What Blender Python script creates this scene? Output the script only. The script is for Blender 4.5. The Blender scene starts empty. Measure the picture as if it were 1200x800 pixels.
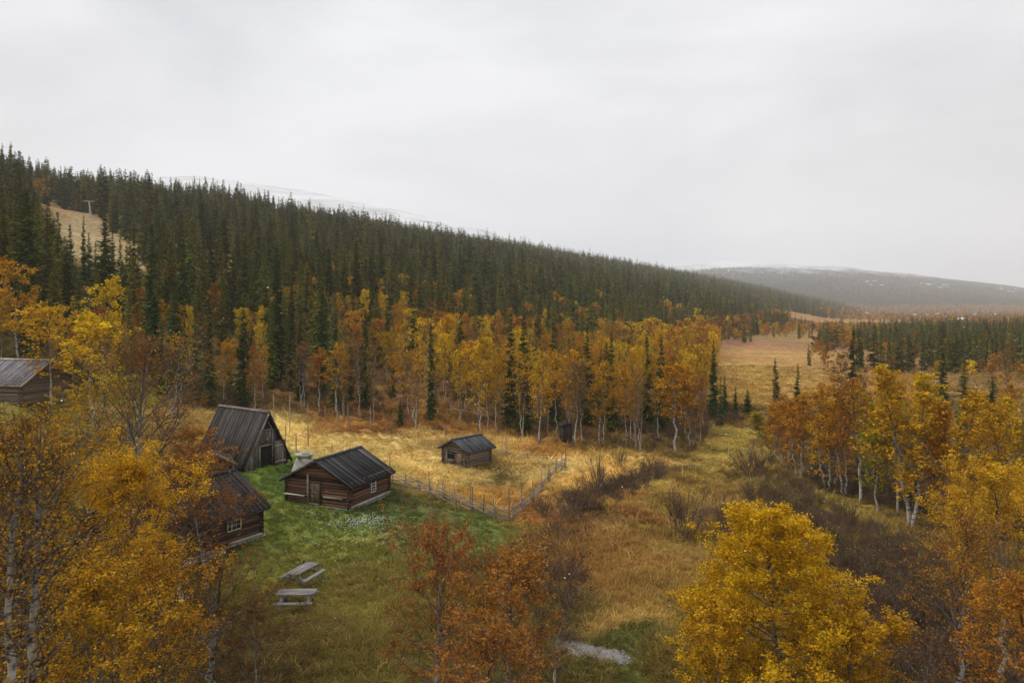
import bpy, math, random
import numpy as np
from mathutils import Vector, Matrix
R = math.radians
rng = np.random.RandomState(7)
random.seed(7)
scn = bpy.context.scene
COL = scn.collection

# ------------------------------------------------------------------ camera
CAMZ = 15.0
F = 850.0 / 1200.0
cam_d = bpy.data.cameras.new('camera')
cam_d.sensor_width = 36.0
cam_d.lens = 36.0 * F
cam_d.shift_y = -40.0 / 1200.0
cam_d.clip_end = 20000
cam = bpy.data.objects.new('camera', cam_d)
cam.location = (0, 0, CAMZ)
cam.rotation_euler = (R(90), 0, 0)
COL.objects.link(cam)
scn.camera = cam

# ------------------------------------------------------------------ light
SUN_EL, SUN_AZ = 48.0, -62.0            # degrees, azimuth from +Y towards +X
w = bpy.data.worlds.new('World'); scn.world = w; w.use_nodes = True
nt = w.node_tree; nt.nodes.clear()
def N(nt, t, **kw):
    n = nt.nodes.new(t)
    for k, v in kw.items(): setattr(n, k, v)
    return n
def L(nt, a, b): nt.links.new(a, b)
out = N(nt, 'ShaderNodeOutputWorld')
sky = N(nt, 'ShaderNodeTexSky', sky_type='NISHITA', sun_disc=False)
sky.sun_elevation = R(SUN_EL); sky.sun_rotation = R(SUN_AZ)
bg1 = N(nt, 'ShaderNodeBackground'); bg1.inputs['Strength'].default_value = 0.07
L(nt, sky.outputs[0], bg1.inputs['Color'])
tc = N(nt, 'ShaderNodeTexCoord')
mp = N(nt, 'ShaderNodeMapping'); mp.inputs['Scale'].default_value = (1.0, 1.0, 2.6)
L(nt, tc.outputs['Generated'], mp.inputs['Vector'])
nz = N(nt, 'ShaderNodeTexNoise'); nz.inputs['Scale'].default_value = 2.1; nz.inputs['Detail'].default_value = 5; nz.inputs['Roughness'].default_value = 0.5
nz.inputs['Distortion'].default_value = 0.3
L(nt, mp.outputs[0], nz.inputs['Vector'])
cr = N(nt, 'ShaderNodeValToRGB')
cr.color_ramp.elements[0].position = 0.33; cr.color_ramp.elements[0].color = (0.63, 0.65, 0.69, 1)
cr.color_ramp.elements[1].position = 0.62; cr.color_ramp.elements[1].color = (0.87, 0.885, 0.92, 1)
L(nt, nz.outputs['Fac'], cr.inputs['Fac'])
bg2 = N(nt, 'ShaderNodeBackground'); bg2.inputs['Strength'].default_value = 1.0
L(nt, cr.outputs['Color'], bg2.inputs['Color'])
mx = N(nt, 'ShaderNodeMixShader'); mx.inputs[0].default_value = 0.96
L(nt, bg1.outputs[0], mx.inputs[1]); L(nt, bg2.outputs[0], mx.inputs[2]); L(nt, mx.outputs[0], out.inputs['Surface'])

sun_d = bpy.data.lights.new('sun', 'SUN'); sun_d.energy = 1.5; sun_d.angle = R(14); sun_d.color = (1.0, 0.95, 0.88)
sun = bpy.data.objects.new('sun', sun_d); COL.objects.link(sun)
e, a = R(SUN_EL), R(SUN_AZ)
sdir = Vector((math.cos(e) * math.sin(a), math.cos(e) * math.cos(a) * 0.25, math.sin(e)))
sun.rotation_euler = sdir.to_track_quat('Z', 'Y').to_euler()
sun.location = (0, 0, 200)
scn.view_settings.view_transform = 'Standard'
scn.view_settings.look = 'None'
scn.view_settings.exposure = 0.28
scn.view_settings.gamma = 1.0
scn.cycles.max_bounces = 6
scn.cycles.diffuse_bounces = 3
scn.cycles.transmission_bounces = 3
scn.cycles.transparent_max_bounces = 6
scn.cycles.volume_bounces = 3

# ------------------------------------------------------------------ terrain
AX, AY = 0.469, 0.883           # valley axis
def sstep(a, b, v):
    t = np.clip((v - a) / (b - a), 0, 1)
    return t * t * (3 - 2 * t)
CREST_PX = [-900, 0, 180, 230, 400, 560, 640, 720, 780, 840, 900, 1000, 1100, 1200, 1400, 2200]
CREST_PY = [250, 224, 207, 204, 231, 268, 292, 313, 314, 307, 307, 314, 325, 338, 352, 357]
def hnoise(x, y):
    return (np.sin(x * .031 + 1.3) * np.cos(y * .027 + .4) + .5 * np.sin(x * .083 + y * .061 + 2.) +
            .5 * np.cos(x * .047 - y * .092))
LAKE = (322., 700., 78., 66.)
def ground_z(x, y):
    x = np.asarray(x, float); y = np.asarray(y, float)
    d = -AY * x + AX * y
    s = AX * x + AY * y
    ramp = .242 * 12 * np.logaddexp(0, (d - 60) / 12)
    k = 4.
    top = 79. + 4. * hnoise(x * .5, y * .5)
    h = -k * np.logaddexp(-ramp / k, -top / k)
    h = h * (1 - .93 * sstep(1500, 3100, s))
    near = .22 * np.sin(x * .21 + .7) * np.cos(y * .17) + .12 * np.sin(x * .53 - y * .41) + .10 * np.cos(x * .9 + y * .8)
    h = h + near * sstep(18, 40, d + 30) * .9 + hnoise(x, y) * sstep(90, 260, d) * 2.2
    # dug ditch that runs down the valley floor beside the fence
    h = h - .7 * np.exp(-((d - 13. - 2 * np.sin(s * .05)) / 1.7) ** 2) * sstep(40, 55, s) * (1 - sstep(110, 140, s))
    yy = np.maximum(y, 1.)
    px = 600 + 850 * x / yy
    py = np.interp(px, CREST_PX, CREST_PY)
    u = np.clip((y - 1900) / 2100, 0, 1)
    m = ((360 - py) / 850 * 4000 + 15) * u ** 1.15
    m = m + (u > 0) * (hnoise(x * .16, y * .16) * 10 + 4 * hnoise(x * .6, y * .6)) * u ** .6 * .55
    m = np.where(y > 4000, m * (1 - .1 * sstep(4000, 6000, y)), m)
    h = np.where(y > 1900, np.maximum(h, m), h)
    lk = ((x - LAKE[0]) / LAKE[2]) ** 2 + ((y - LAKE[1]) / LAKE[3]) ** 2
    h = h - 2.2 * (1 - sstep(.7, 1.5, lk))
    return h
def gz(x, y): return float(ground_z(x, y))
def hit(px, py):
    """ground point seen in that direction from the camera"""
    t = np.exp(np.linspace(math.log(12), math.log(5000), 4000))
    x = (px - 600) / 850 * t
    z = CAMZ - (py - 360) / 850 * t
    g = ground_z(x, t)
    i = int(np.argmax(z < g))
    if i == 0: i = 1
    f = (z[i-1] - g[i-1]) / ((z[i-1] - g[i-1]) - (z[i] - g[i]) + 1e-9)
    tt = t[i-1] + f * (t[i] - t[i-1])
    return ((px - 600) / 850 * tt, tt, gz((px - 600) / 850 * tt, tt))
def poly(pts): return np.array([hit(*p)[:2] for p in pts])
def inside(P, x, y):
    x = np.asarray(x); y = np.asarray(y)
    r = np.zeros(x.shape, bool); n = len(P)
    for i in range(n):
        x0, y0 = P[i]; x1, y1 = P[(i + 1) % n]
        c = ((y0 > y) != (y1 > y)) & (x < (x1 - x0) * (y - y0) / (y1 - y0 + 1e-12) + x0)
        r ^= c
    return r

# ------------------------------------------------------------------ tagging / mesh helpers
def tag(o, label=None, cat=None, group=None, kind=None):
    if label: o['label'] = label
    if cat: o['category'] = cat
    if group: o['group'] = group
    if kind: o['kind'] = kind
    return o
def empty(name, loc, rz=0.):
    o = bpy.data.objects.new(name, None); COL.objects.link(o)
    o.empty_display_size = .3
    o.location = loc; o.rotation_euler = (0, 0, rz)
    return o
def link(name, me, parent=None, loc=(0, 0, 0), rot=(0, 0, 0)):
    o = bpy.data.objects.new(name, me); COL.objects.link(o)
    o.location = loc; o.rotation_euler = rot
    if parent: o.parent = parent
    return o
def np_mesh(name, V, Fc, mat=None, smooth=False, mats=None, midx=None, face_attr=None):
    """V (n,3); Fc (m,k) faces all of the same size, or a list of such arrays"""
    if not isinstance(Fc, list): Fc = [Fc]
    me = bpy.data.meshes.new(name)
    V = np.asarray(V, np.float32)
    me.vertices.add(len(V)); me.vertices.foreach_set('co', V.ravel())
    tot = [np.full(len(f), f.shape[1]) for f in Fc]
    tot = np.concatenate(tot)
    idx = np.concatenate([f.ravel() for f in Fc]).astype(np.int32)
    me.loops.add(len(idx)); me.loops.foreach_set('vertex_index', idx)
    me.polygons.add(len(tot))
    st = np.concatenate([[0], np.cumsum(tot)[:-1]]).astype(np.int32)
    me.polygons.foreach_set('loop_start', st)
    me.update(calc_edges=True)
    for m in (mats or ([mat] if mat else [])): me.materials.append(m)
    if midx is not None: me.polygons.foreach_set('material_index', np.asarray(midx, np.int32))
    if smooth: me.polygons.foreach_set('use_smooth', np.ones(len(tot), bool))
    if face_attr:
        for k, v in face_attr.items():
            at = me.attributes.new(k, 'FLOAT', 'FACE'); at.data.foreach_set('value', np.asarray(v, np.float32))
    me.validate()
    return me
def box_arrays(boxes):
    V = []; Fq = []
    base = np.array([[-1,-1,-1],[1,-1,-1],[1,1,-1],[-1,1,-1],[-1,-1,1],[1,-1,1],[1,1,1],[-1,1,1]], float) * .5
    f = np.array([[0,3,2,1],[4,5,6,7],[0,1,5,4],[1,2,6,5],[2,3,7,6],[3,0,4,7]])
    for i, (c, s, M) in enumerate(boxes):
        v = base * np.array(s)
        if M is not None: v = v @ np.array(M.to_3x3()).T
        V.append(v + np.array(c)); Fq.append(f + 8 * i)
    return np.concatenate(V), np.concatenate(Fq)
def box_mesh(name, boxes, mat, bev=0.):
    V, Fq = box_arrays(boxes)
    return np_mesh(name, V, Fq, mat)
def between(p, q, wd, th, up=Vector((0, 0, 1))):
    """a box from p to q, width wd, thickness th along up-ish"""
    p, q = Vector(p), Vector(q); d = (q - p); ln = d.length; d.normalize()
    side = d.cross(up)
    if side.length < 1e-4: side = d.cross(Vector((0, 1, 0)))
    side.normalize(); u = side.cross(d)
    M = Matrix((d, side, u)).transposed()
    return ((p + q) / 2, (ln, wd, th), M)
def tube_arrays(P0, D, Ln, C, R0, R1, nseg, sides):
    """curved tubes, vectorised: point(u)=P0+(D*u+C*u*u)*Ln"""
    n = len(P0)
    u = np.linspace(0, 1, nseg + 1)
    pts = P0[:, None] + (D[:, None] * u[None, :, None] + C[:, None] * (u ** 2)[None, :, None]) * Ln[:, None, None]
    tan = D[:, None] + 2 * C[:, None] * u[None, :, None]
    tan /= np.linalg.norm(tan, axis=2, keepdims=True) + 1e-9
    ref = np.where(np.abs(tan[..., 2:3]) > .9, np.array([1., 0, 0]), np.array([0, 0, 1.]))
    a = np.cross(tan, ref); a /= np.linalg.norm(a, axis=2, keepdims=True) + 1e-9
    b = np.cross(tan, a)
    rad = R0[:, None] * (1 - u)[None] + R1[:, None] * u[None]
    th = np.arange(sides) * 2 * np.pi / sides
    ring = (a[:, :, None] * np.cos(th)[None, None, :, None] + b[:, :, None] * np.sin(th)[None, None, :, None]) * rad[:, :, None, None]
    V = (pts[:, :, None] + ring).reshape(-1, 3)
    i = np.arange(n)[:, None, None] * (nseg + 1) * sides
    s = np.arange(nseg)[None, :, None] * sides
    k = np.arange(sides)[None, None, :]; k2 = (k + 1) % sides
    Fq = np.stack([i + s + k, i + s + k2, i + s + sides + k2, i + s + sides + k], -1).reshape(-1, 4)
    return V, Fq
def pt(B, i, u):
    P, D, Ln, C, Rr = B
    return P[i] + (D[i] * u[:, None] + C[i] * (u ** 2)[:, None]) * Ln[i][:, None]
def tg(B, i, u):
    t = B[1][i] + 2 * B[3][i] * u[:, None]
    return t / (np.linalg.norm(t, axis=1, keepdims=True) + 1e-9)
def unit(v): return v / (np.linalg.norm(v, axis=1, keepdims=True) + 1e-9)
def rnd_dirs(r, n): return unit(r.normal(size=(n, 3)))

# ------------------------------------------------------------------ materials
def mat_new(name):
    m = bpy.data.materials.new(name); m.use_nodes = True
    nt = m.node_tree; nt.nodes.clear()
    o = N(nt, 'ShaderNodeOutputMaterial')
    return m, nt, o
def rgb(r, g, b): # sRGB 0-255 to linear
    f = lambda c: (c / 255 / 12.92) if c / 255 <= .04045 else ((c / 255 + .055) / 1.055) ** 2.4
    return (f(r), f(g), f(b))
def mix_col(nt, fac, a, b, mode='MIX'):
    n = N(nt, 'ShaderNodeMix', data_type='RGBA', blend_type=mode)
    for sock, v in ((n.inputs[0], fac), (n.inputs[6], a), (n.inputs[7], b)):
        if hasattr(v, 'links') or isinstance(v, bpy.types.NodeSocket): L(nt, v, sock)
        else: sock.default_value = v if isinstance(v, (int, float)) else (*v[:3], 1)
    return n.outputs[2]
def noise(nt, scale, detail=4, vec=None, rough=.55, dist=0.):
    n = N(nt, 'ShaderNodeTexNoise'); n.inputs['Scale'].default_value = scale; n.inputs['Detail'].default_value = detail
    n.inputs['Roughness'].default_value = rough; n.inputs['Distortion'].default_value = dist
    if vec is not None: L(nt, vec, n.inputs['Vector'])
    return n.outputs['Fac']
def ramp(nt, fac, stops):
    n = N(nt, 'ShaderNodeValToRGB'); cr = n.color_ramp
    while len(cr.elements) < len(stops): cr.elements.new(.5)
    for el, (p, c) in zip(cr.elements, stops):
        el.position = p; el.color = (*c, 1) if isinstance(c, tuple) else (c, c, c, 1)
    L(nt, fac, n.inputs['Fac'])
    return n.outputs['Color']
def principled(nt, o, col, rough=.8, bump=None, bstr=.4, bdist=.05, spec=.3):
    p = N(nt, 'ShaderNodeBsdfPrincipled')
    if isinstance(col, bpy.types.NodeSocket): L(nt, col, p.inputs['Base Color'])
    else: p.inputs['Base Color'].default_value = (*col[:3], 1)
    p.inputs['Roughness'].default_value = rough
    p.inputs['Specular IOR Level'].default_value = spec
    if bump is not None:
        b = N(nt, 'ShaderNodeBump'); b.inputs['Strength'].default_value = bstr; b.inputs['Distance'].default_value = bdist
        L(nt, bump, b.inputs['Height']); L(nt, b.outputs[0], p.inputs['Normal'])
    L(nt, p.outputs[0], o.inputs['Surface'])
    return p
def attr(nt, name, typ='GEOMETRY'):
    n = N(nt, 'ShaderNodeAttribute'); n.attribute_name = name; n.attribute_type = typ
    return n
def foliage_mat(name, inst, trans=.3, lo=.45, hi=1.45, hue=.03):
    m, nt, o = mat_new(name)
    if inst: base = attr(nt, 'tcol', 'INSTANCER').outputs['Color']
    else: base = N(nt, 'ShaderNodeObjectInfo').outputs['Color']
    tint = attr(nt, 'tint').outputs['Fac']
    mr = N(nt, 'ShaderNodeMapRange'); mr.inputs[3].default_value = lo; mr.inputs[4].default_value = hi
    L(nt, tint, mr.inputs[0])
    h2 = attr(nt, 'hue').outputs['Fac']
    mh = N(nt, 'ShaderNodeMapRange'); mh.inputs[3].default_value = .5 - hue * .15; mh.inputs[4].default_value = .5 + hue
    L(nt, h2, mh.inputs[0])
    hsv = N(nt, 'ShaderNodeHueSaturation')
    L(nt, mr.outputs[0], hsv.inputs['Value']); L(nt, mh.outputs[0], hsv.inputs['Hue']); L(nt, base, hsv.inputs['Color'])
    d = N(nt, 'ShaderNodeBsdfDiffuse'); t = N(nt, 'ShaderNodeBsdfTranslucent')
    L(nt, hsv.outputs[0], d.inputs['Color']); L(nt, hsv.outputs[0], t.inputs['Color'])
    mx = N(nt, 'ShaderNodeMixShader'); mx.inputs[0].default_value = trans
    L(nt, d.outputs[0], mx.inputs[1]); L(nt, t.outputs[0], mx.inputs[2]); L(nt, mx.outputs[0], o.inputs['Surface'])
    return m
M_LEAF = foliage_mat('birch_leaves', False, .32, .30, 1.55, hue=.022)
M_LEAF_I = foliage_mat('birch_leaves_far', True, .32, .35, 1.5, hue=.022)
M_NEED = foliage_mat('spruce_needles', False, .12, .35, 1.8, .02)
M_NEED_I = foliage_mat('spruce_needles_far', True, .12, .35, 1.8, .02)
M_GRASS_I = foliage_mat('grass_blades', True, .3, .6, 1.4, .015)

def bark_mat():
    m, nt, o = mat_new('birch_bark')
    tcn = N(nt, 'ShaderNodeTexCoord')
    mp = N(nt, 'ShaderNodeMapping'); mp.inputs['Scale'].default_value = (3.5, 3.5, 7.5)
    L(nt, tcn.outputs['Object'], mp.inputs['Vector'])
    f = noise(nt, 1.0, 5, mp.outputs[0], .65, .3)
    c = ramp(nt, f, [(.36, (.02, .016, .013)), (.42, (.10, .085, .07)), (.47, (.47, .44, .39)), (.75, (.62, .59, .53))])
    thick = attr(nt, 'thick').outputs['Fac']
    f2 = noise(nt, 9, 3)
    dark = ramp(nt, f2, [(.3, (.030, .020, .017)), (.7, (.085, .058, .050))])
    col = mix_col(nt, thick, dark, c)
    principled(nt, o, col, .85, f, .4, .02)
    return m
M_BARK = bark_mat()
def simple_bark():
    m, nt, o = mat_new('spruce_bark')
    f = noise(nt, 6, 4)
    principled(nt, o, ramp(nt, f, [(.3, (.05, .035, .025)), (.7, (.13, .10, .08))]), .9, f, .5, .03)
    return m
M_SBARK = simple_bark()
def twig_mat():
    m, nt, o = mat_new('bare_twigs')
    f = noise(nt, 2, 3)
    principled(nt, o, ramp(nt, f, [(.3, (.09, .056, .040)), (.7, (.20, .130, .090))]), .85)
    return m
M_TWIG = twig_mat()

# old timber, colour ranges per building
def wood_mat(name, c0, c1, c2, streak=14., bdist=.02, v0=.55, v1=1.45, vp=1.):
    m, nt, o = mat_new(name)
    tcn = N(nt, 'ShaderNodeTexCoord')
    oi = N(nt, 'ShaderNodeObjectInfo')
    add = N(nt, 'ShaderNodeVectorMath', operation='ADD')
    sc = N(nt, 'ShaderNodeVectorMath', operation='SCALE'); sc.inputs['Scale'].default_value = 37.
    cmb = N(nt, 'ShaderNodeCombineXYZ')
    for k in range(3): L(nt, oi.outputs['Random'], cmb.inputs[k])
    L(nt, cmb.outputs[0], sc.inputs[0])
    L(nt, tcn.outputs['Object'], add.inputs[0]); L(nt, sc.outputs[0], add.inputs[1])
    mp = N(nt, 'ShaderNodeMapping'); mp.inputs['Scale'].default_value = (.55, streak, streak)
    L(nt, add.outputs[0], mp.inputs['Vector'])
    f = noise(nt, 1., 6, mp.outputs[0], .6, .4)
    big = noise(nt, 1.3, 3, add.outputs[0])
    c = ramp(nt, f, [(.28, c0), (.5, c1), (.72, c2)])
    v = N(nt, 'ShaderNodeMapRange'); v.inputs[3].default_value = v0; v.inputs[4].default_value = v1
    pw = N(nt, 'ShaderNodeMath', operation='POWER'); pw.inputs[1].default_value = vp; L(nt, oi.outputs['Random'], pw.inputs[0])
    L(nt, pw.outputs[0], v.inputs[0])
    v2 = N(nt, 'ShaderNodeMapRange'); v2.inputs[1].default_value = .3; v2.inputs[2].default_value = .7; v2.inputs[3].default_value = .65; v2.inputs[4].default_value = 1.35
    L(nt, big, v2.inputs[0])
    mu = N(nt, 'ShaderNodeMath', operation='MULTIPLY'); L(nt, v.outputs[0], mu.inputs[0]); L(nt, v2.outputs[0], mu.inputs[1])
    hsv = N(nt, 'ShaderNodeHueSaturation'); L(nt, c, hsv.inputs['Color']); L(nt, mu.outputs[0], hsv.inputs['Value'])
    principled(nt, o, hsv.outputs[0], .78, f, .6, bdist, .25)
    return m
W_RED = wood_mat('tarred_log_wood', (.016, .010, .008), (.095, .045, .025), (.32, .16, .085), v0=.35, v1=1.8)
W_DKRED = wood_mat('dark_weathered_log_wood', (.012, .008, .007), (.055, .030, .019), (.24, .125, .06), v0=.35, v1=1.6)
W_GREY = wood_mat('weathered_grey_wood', (.05, .042, .036), (.16, .135, .115), (.36, .32, .28))
W_BROWN = wood_mat('weathered_brown_wood', (.04, .027, .020), (.17, .12, .085), (.42, .33, .26))
W_DARK = wood_mat('dark_wood', (.018, .014, .012), (.045, .036, .031), (.10, .085, .075))
W_ROOF_BLACK = wood_mat('black_roof_boards', (.010, .010, .011), (.024, .023, .024), (.080, .070, .065), v0=.6, v1=4.2, vp=4.)
W_ROOF_GREY = wood_mat('grey_roof_boards', (.014, .012, .011), (.038, .033, .030), (.12, .105, .092), v0=.55, v1=1.9, vp=1.8)
W_ROOF_DKGREY = wood_mat('slate_grey_roof_boards', (.030, .030, .034), (.065, .064, .070), (.13, .128, .135))
W_ROOF_LIGHT = wood_mat('pale_grey_shingles', (.08, .075, .08), (.17, .16, .17), (.33, .31, .32))
W_POLE = wood_mat('silver_grey_poles', (.09, .075, .06), (.26, .22, .18), (.48, .43, .36))
W_PALE = wood_mat('pale_trim_wood', (.20, .16, .11), (.42, .34, .24), (.60, .50, .37))
W_DOOR = wood_mat('brown_door_boards', (.045, .028, .016), (.13, .085, .05), (.26, .18, .11))
W_TABLE = wood_mat('picnic_table_wood', (.11, .095, .09), (.27, .245, .23), (.44, .41, .39), v0=.7, v1=1.25)
def plain(name, col, rough=.7, sc=3., amp=.25):
    m, nt, o = mat_new(name)
    f = noise(nt, sc, 5)
    c = ramp(nt, f, [(.3, tuple(v * (1 - amp) for v in col)), (.7, tuple(min(1, v * (1 + amp)) for v in col))])
    principled(nt, o, c, rough, f, .3, .02)
    return m
M_WHITE = plain('white_paint', (.72, .72, .70), .5, 8, .12)
M_GLASS = plain('dark_window_glass', (.03, .034, .04), .08, 2, .2)
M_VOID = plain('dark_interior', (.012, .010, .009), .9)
M_STONE = plain('grey_fieldstone', (.26, .25, .23), .85, 5, .45)
M_PLASTER = plain('whitewashed_stone', (.42, .39, .33), .9, 4, .45)
M_REDP = plain('red_paint', (.22, .035, .025), .6)
M_BLUEG = plain('grey_blue_paint', (.22, .25, .27), .6)
M_STEEL = plain('galvanised_steel', (.45, .46, .47), .45, 5, .12)
M_SNOWROOF = plain('snowy_roof', (.75, .77, .80), .7)

# ------------------------------------------------------------------ ground colours, laid out over the real ground
CP = [ # direction/elevation of a spot of ground, colour of what grows there, shade painted in under the right grove
 (300,570,(100,104,34)),(345,600,(98,102,34)),(390,615,(92,102,36)),(430,610,(78,88,36)),(470,600,(84,82,38)),(450,640,(102,94,36)),(330,620,(104,106,32)),(400,660,(112,106,36)),
 (420,720,(116,98,36)),(400,780,(106,88,34)),(470,700,(114,96,36)),(310,545,(92,112,26)),(350,560,(84,96,36)),(330,650,(112,106,36)),(300,700,(110,92,34)),(300,780,(88,70,30)),
 (500,620,(92,84,36)),(540,620,(84,92,34)),(200,700,(90,74,34)),(100,700,(86,66,30)),(30,700,(90,64,26)),(200,800,(80,62,28)),
 (340,505,(206,176,100)),(400,520,(198,164,90)),(450,515,(194,160,86)),(480,540,(202,166,90)),(520,560,(190,154,80)),(560,560,(198,162,86)),(580,580,(176,128,54)),(600,540,(190,154,82)),(640,545,(206,172,98)),
 (560,545,(122,92,40)),(580,558,(112,86,40)),(500,490,(150,104,42)),(540,500,(158,108,42)),(440,500,(150,100,44)),(590,520,(186,148,76)),(650,525,(170,118,48)),(380,497,(162,112,48)),(620,590,(150,98,44)),
 (660,575,(190,142,66)),(690,560,(200,156,74)),(720,545,(206,166,80)),(760,540,(186,140,62)),(700,530,(150,108,44)),(750,530,(120,92,40)),(800,535,(134,102,44)),(830,520,(132,100,40)),(800,515,(112,84,38)),
 (650,610,(112,74,38)),(680,600,(96,66,36)),(700,585,(92,64,36)),(740,570,(104,72,38)),(780,555,(110,80,40)),(640,650,(104,80,36)),(700,630,(146,102,46)),(690,660,(140,90,42)),(740,610,(140,88,40)),(760,590,(150,98,44)),
 (820,560,(156,120,48)),(850,540,(160,126,50)),(860,515,(166,134,52)),(880,500,(134,94,44)),(790,600,(138,104,44)),(830,590,(158,122,52)),(800,640,(142,110,46)),(760,660,(144,100,42)),(720,700,(146,104,44)),
 (700,720,(176,136,66)),(740,720,(160,124,54)),(660,700,(110,88,38)),(700,740,(80,76,30)),(700,790,(96,92,34)),(640,790,(90,76,32)),(770,760,(120,92,38)),(780,790,(110,94,38)),
 (840,620,(116,82,44)),(880,580,(138,102,50)),(900,560,(134,104,48)),(930,590,(100,74,44)),(960,610,(92,68,42)),(980,590,(134,104,36)),(1020,610,(128,98,36)),(1050,625,(112,84,34)),(1000,650,(84,60,40)),
 (1050,680,(80,56,38)),(1100,660,(84,60,38)),(1050,760,(78,56,36)),(1150,700,(84,58,34)),(940,560,(78,62,34)),(1000,570,(60,46,24)),(1100,600,(64,48,26)),  # ends with the dark band under the grove, its shade put into the colour
 (868,508,(172,146,66)),(852,520,(170,142,62)),(834,536,(170,140,60)),(812,552,(168,138,60)),(786,572,(164,132,58)),(758,594,(158,126,54)),(725,618,(156,120,52)),(805,566,(120,86,42)),(835,552,(128,98,44)),
 (918,562,(150,122,50)),(945,578,(152,124,52)),(975,594,(154,126,50)),(1010,610,(154,126,50)),(1045,626,(148,118,48)),(1080,640,(140,110,46)),
 (880,470,(158,120,52)),(900,450,(162,122,54)),(870,430,(166,128,56)),(930,430,(154,114,52)),(900,415,(158,118,56)),(880,405,(146,100,60)),(950,405,(134,94,52)),(850,415,(156,110,52)),(940,395,(140,108,54)),
 (1000,430,(144,102,48)),(1020,400,(138,100,48)),(1100,430,(140,100,50)),(1180,440,(130,96,48)),(1050,460,(150,108,48)),(1150,470,(112,84,40)),(980,390,(150,108,50)),
 (100,480,(150,120,50)),(150,490,(176,140,66)),(200,490,(190,150,76)),(50,480,(128,112,44)),(200,510,(170,132,60)),(100,520,(120,96,44)),(20,476,(128,112,46)),
 (100,460,(90,66,32)),(240,465,(84,62,30)),(350,470,(112,80,36)),(450,480,(130,86,36)),(560,490,(118,82,34)),(650,500,(96,68,32)),(750,500,(70,52,28)),(830,480,(70,52,28)),
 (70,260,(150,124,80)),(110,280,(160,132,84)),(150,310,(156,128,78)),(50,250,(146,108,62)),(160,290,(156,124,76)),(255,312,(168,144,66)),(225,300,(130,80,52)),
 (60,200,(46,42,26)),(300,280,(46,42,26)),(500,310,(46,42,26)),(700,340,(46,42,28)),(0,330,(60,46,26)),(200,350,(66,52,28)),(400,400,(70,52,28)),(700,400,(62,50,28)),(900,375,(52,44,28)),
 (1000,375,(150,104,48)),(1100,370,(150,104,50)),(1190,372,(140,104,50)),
]
_cx = []; _cc = []
for px, py, c in CP:
    x, y, z = hit(px, py)
    _cx.append((math.atan2(x, y) * 10, math.log(math.hypot(x, y)) * 7)); _cc.append(rgb(*c))
_cx = np.array(_cx); _cc = np.array(_cc)
ALB = 1.3     # photographed tone to surface colour under this sky
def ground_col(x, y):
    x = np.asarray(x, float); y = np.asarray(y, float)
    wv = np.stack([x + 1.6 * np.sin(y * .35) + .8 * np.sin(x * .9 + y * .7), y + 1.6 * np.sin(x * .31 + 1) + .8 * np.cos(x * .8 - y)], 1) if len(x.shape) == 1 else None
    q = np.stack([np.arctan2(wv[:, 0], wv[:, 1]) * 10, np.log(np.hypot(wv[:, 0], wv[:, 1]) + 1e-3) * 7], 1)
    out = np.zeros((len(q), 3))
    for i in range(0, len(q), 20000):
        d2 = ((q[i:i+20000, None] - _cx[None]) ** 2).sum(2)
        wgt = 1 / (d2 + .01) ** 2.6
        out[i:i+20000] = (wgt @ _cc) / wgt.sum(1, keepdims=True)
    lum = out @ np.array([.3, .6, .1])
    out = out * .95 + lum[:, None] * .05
    return out * ALB * np.array([.98, 1.075, 1.26])

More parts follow.
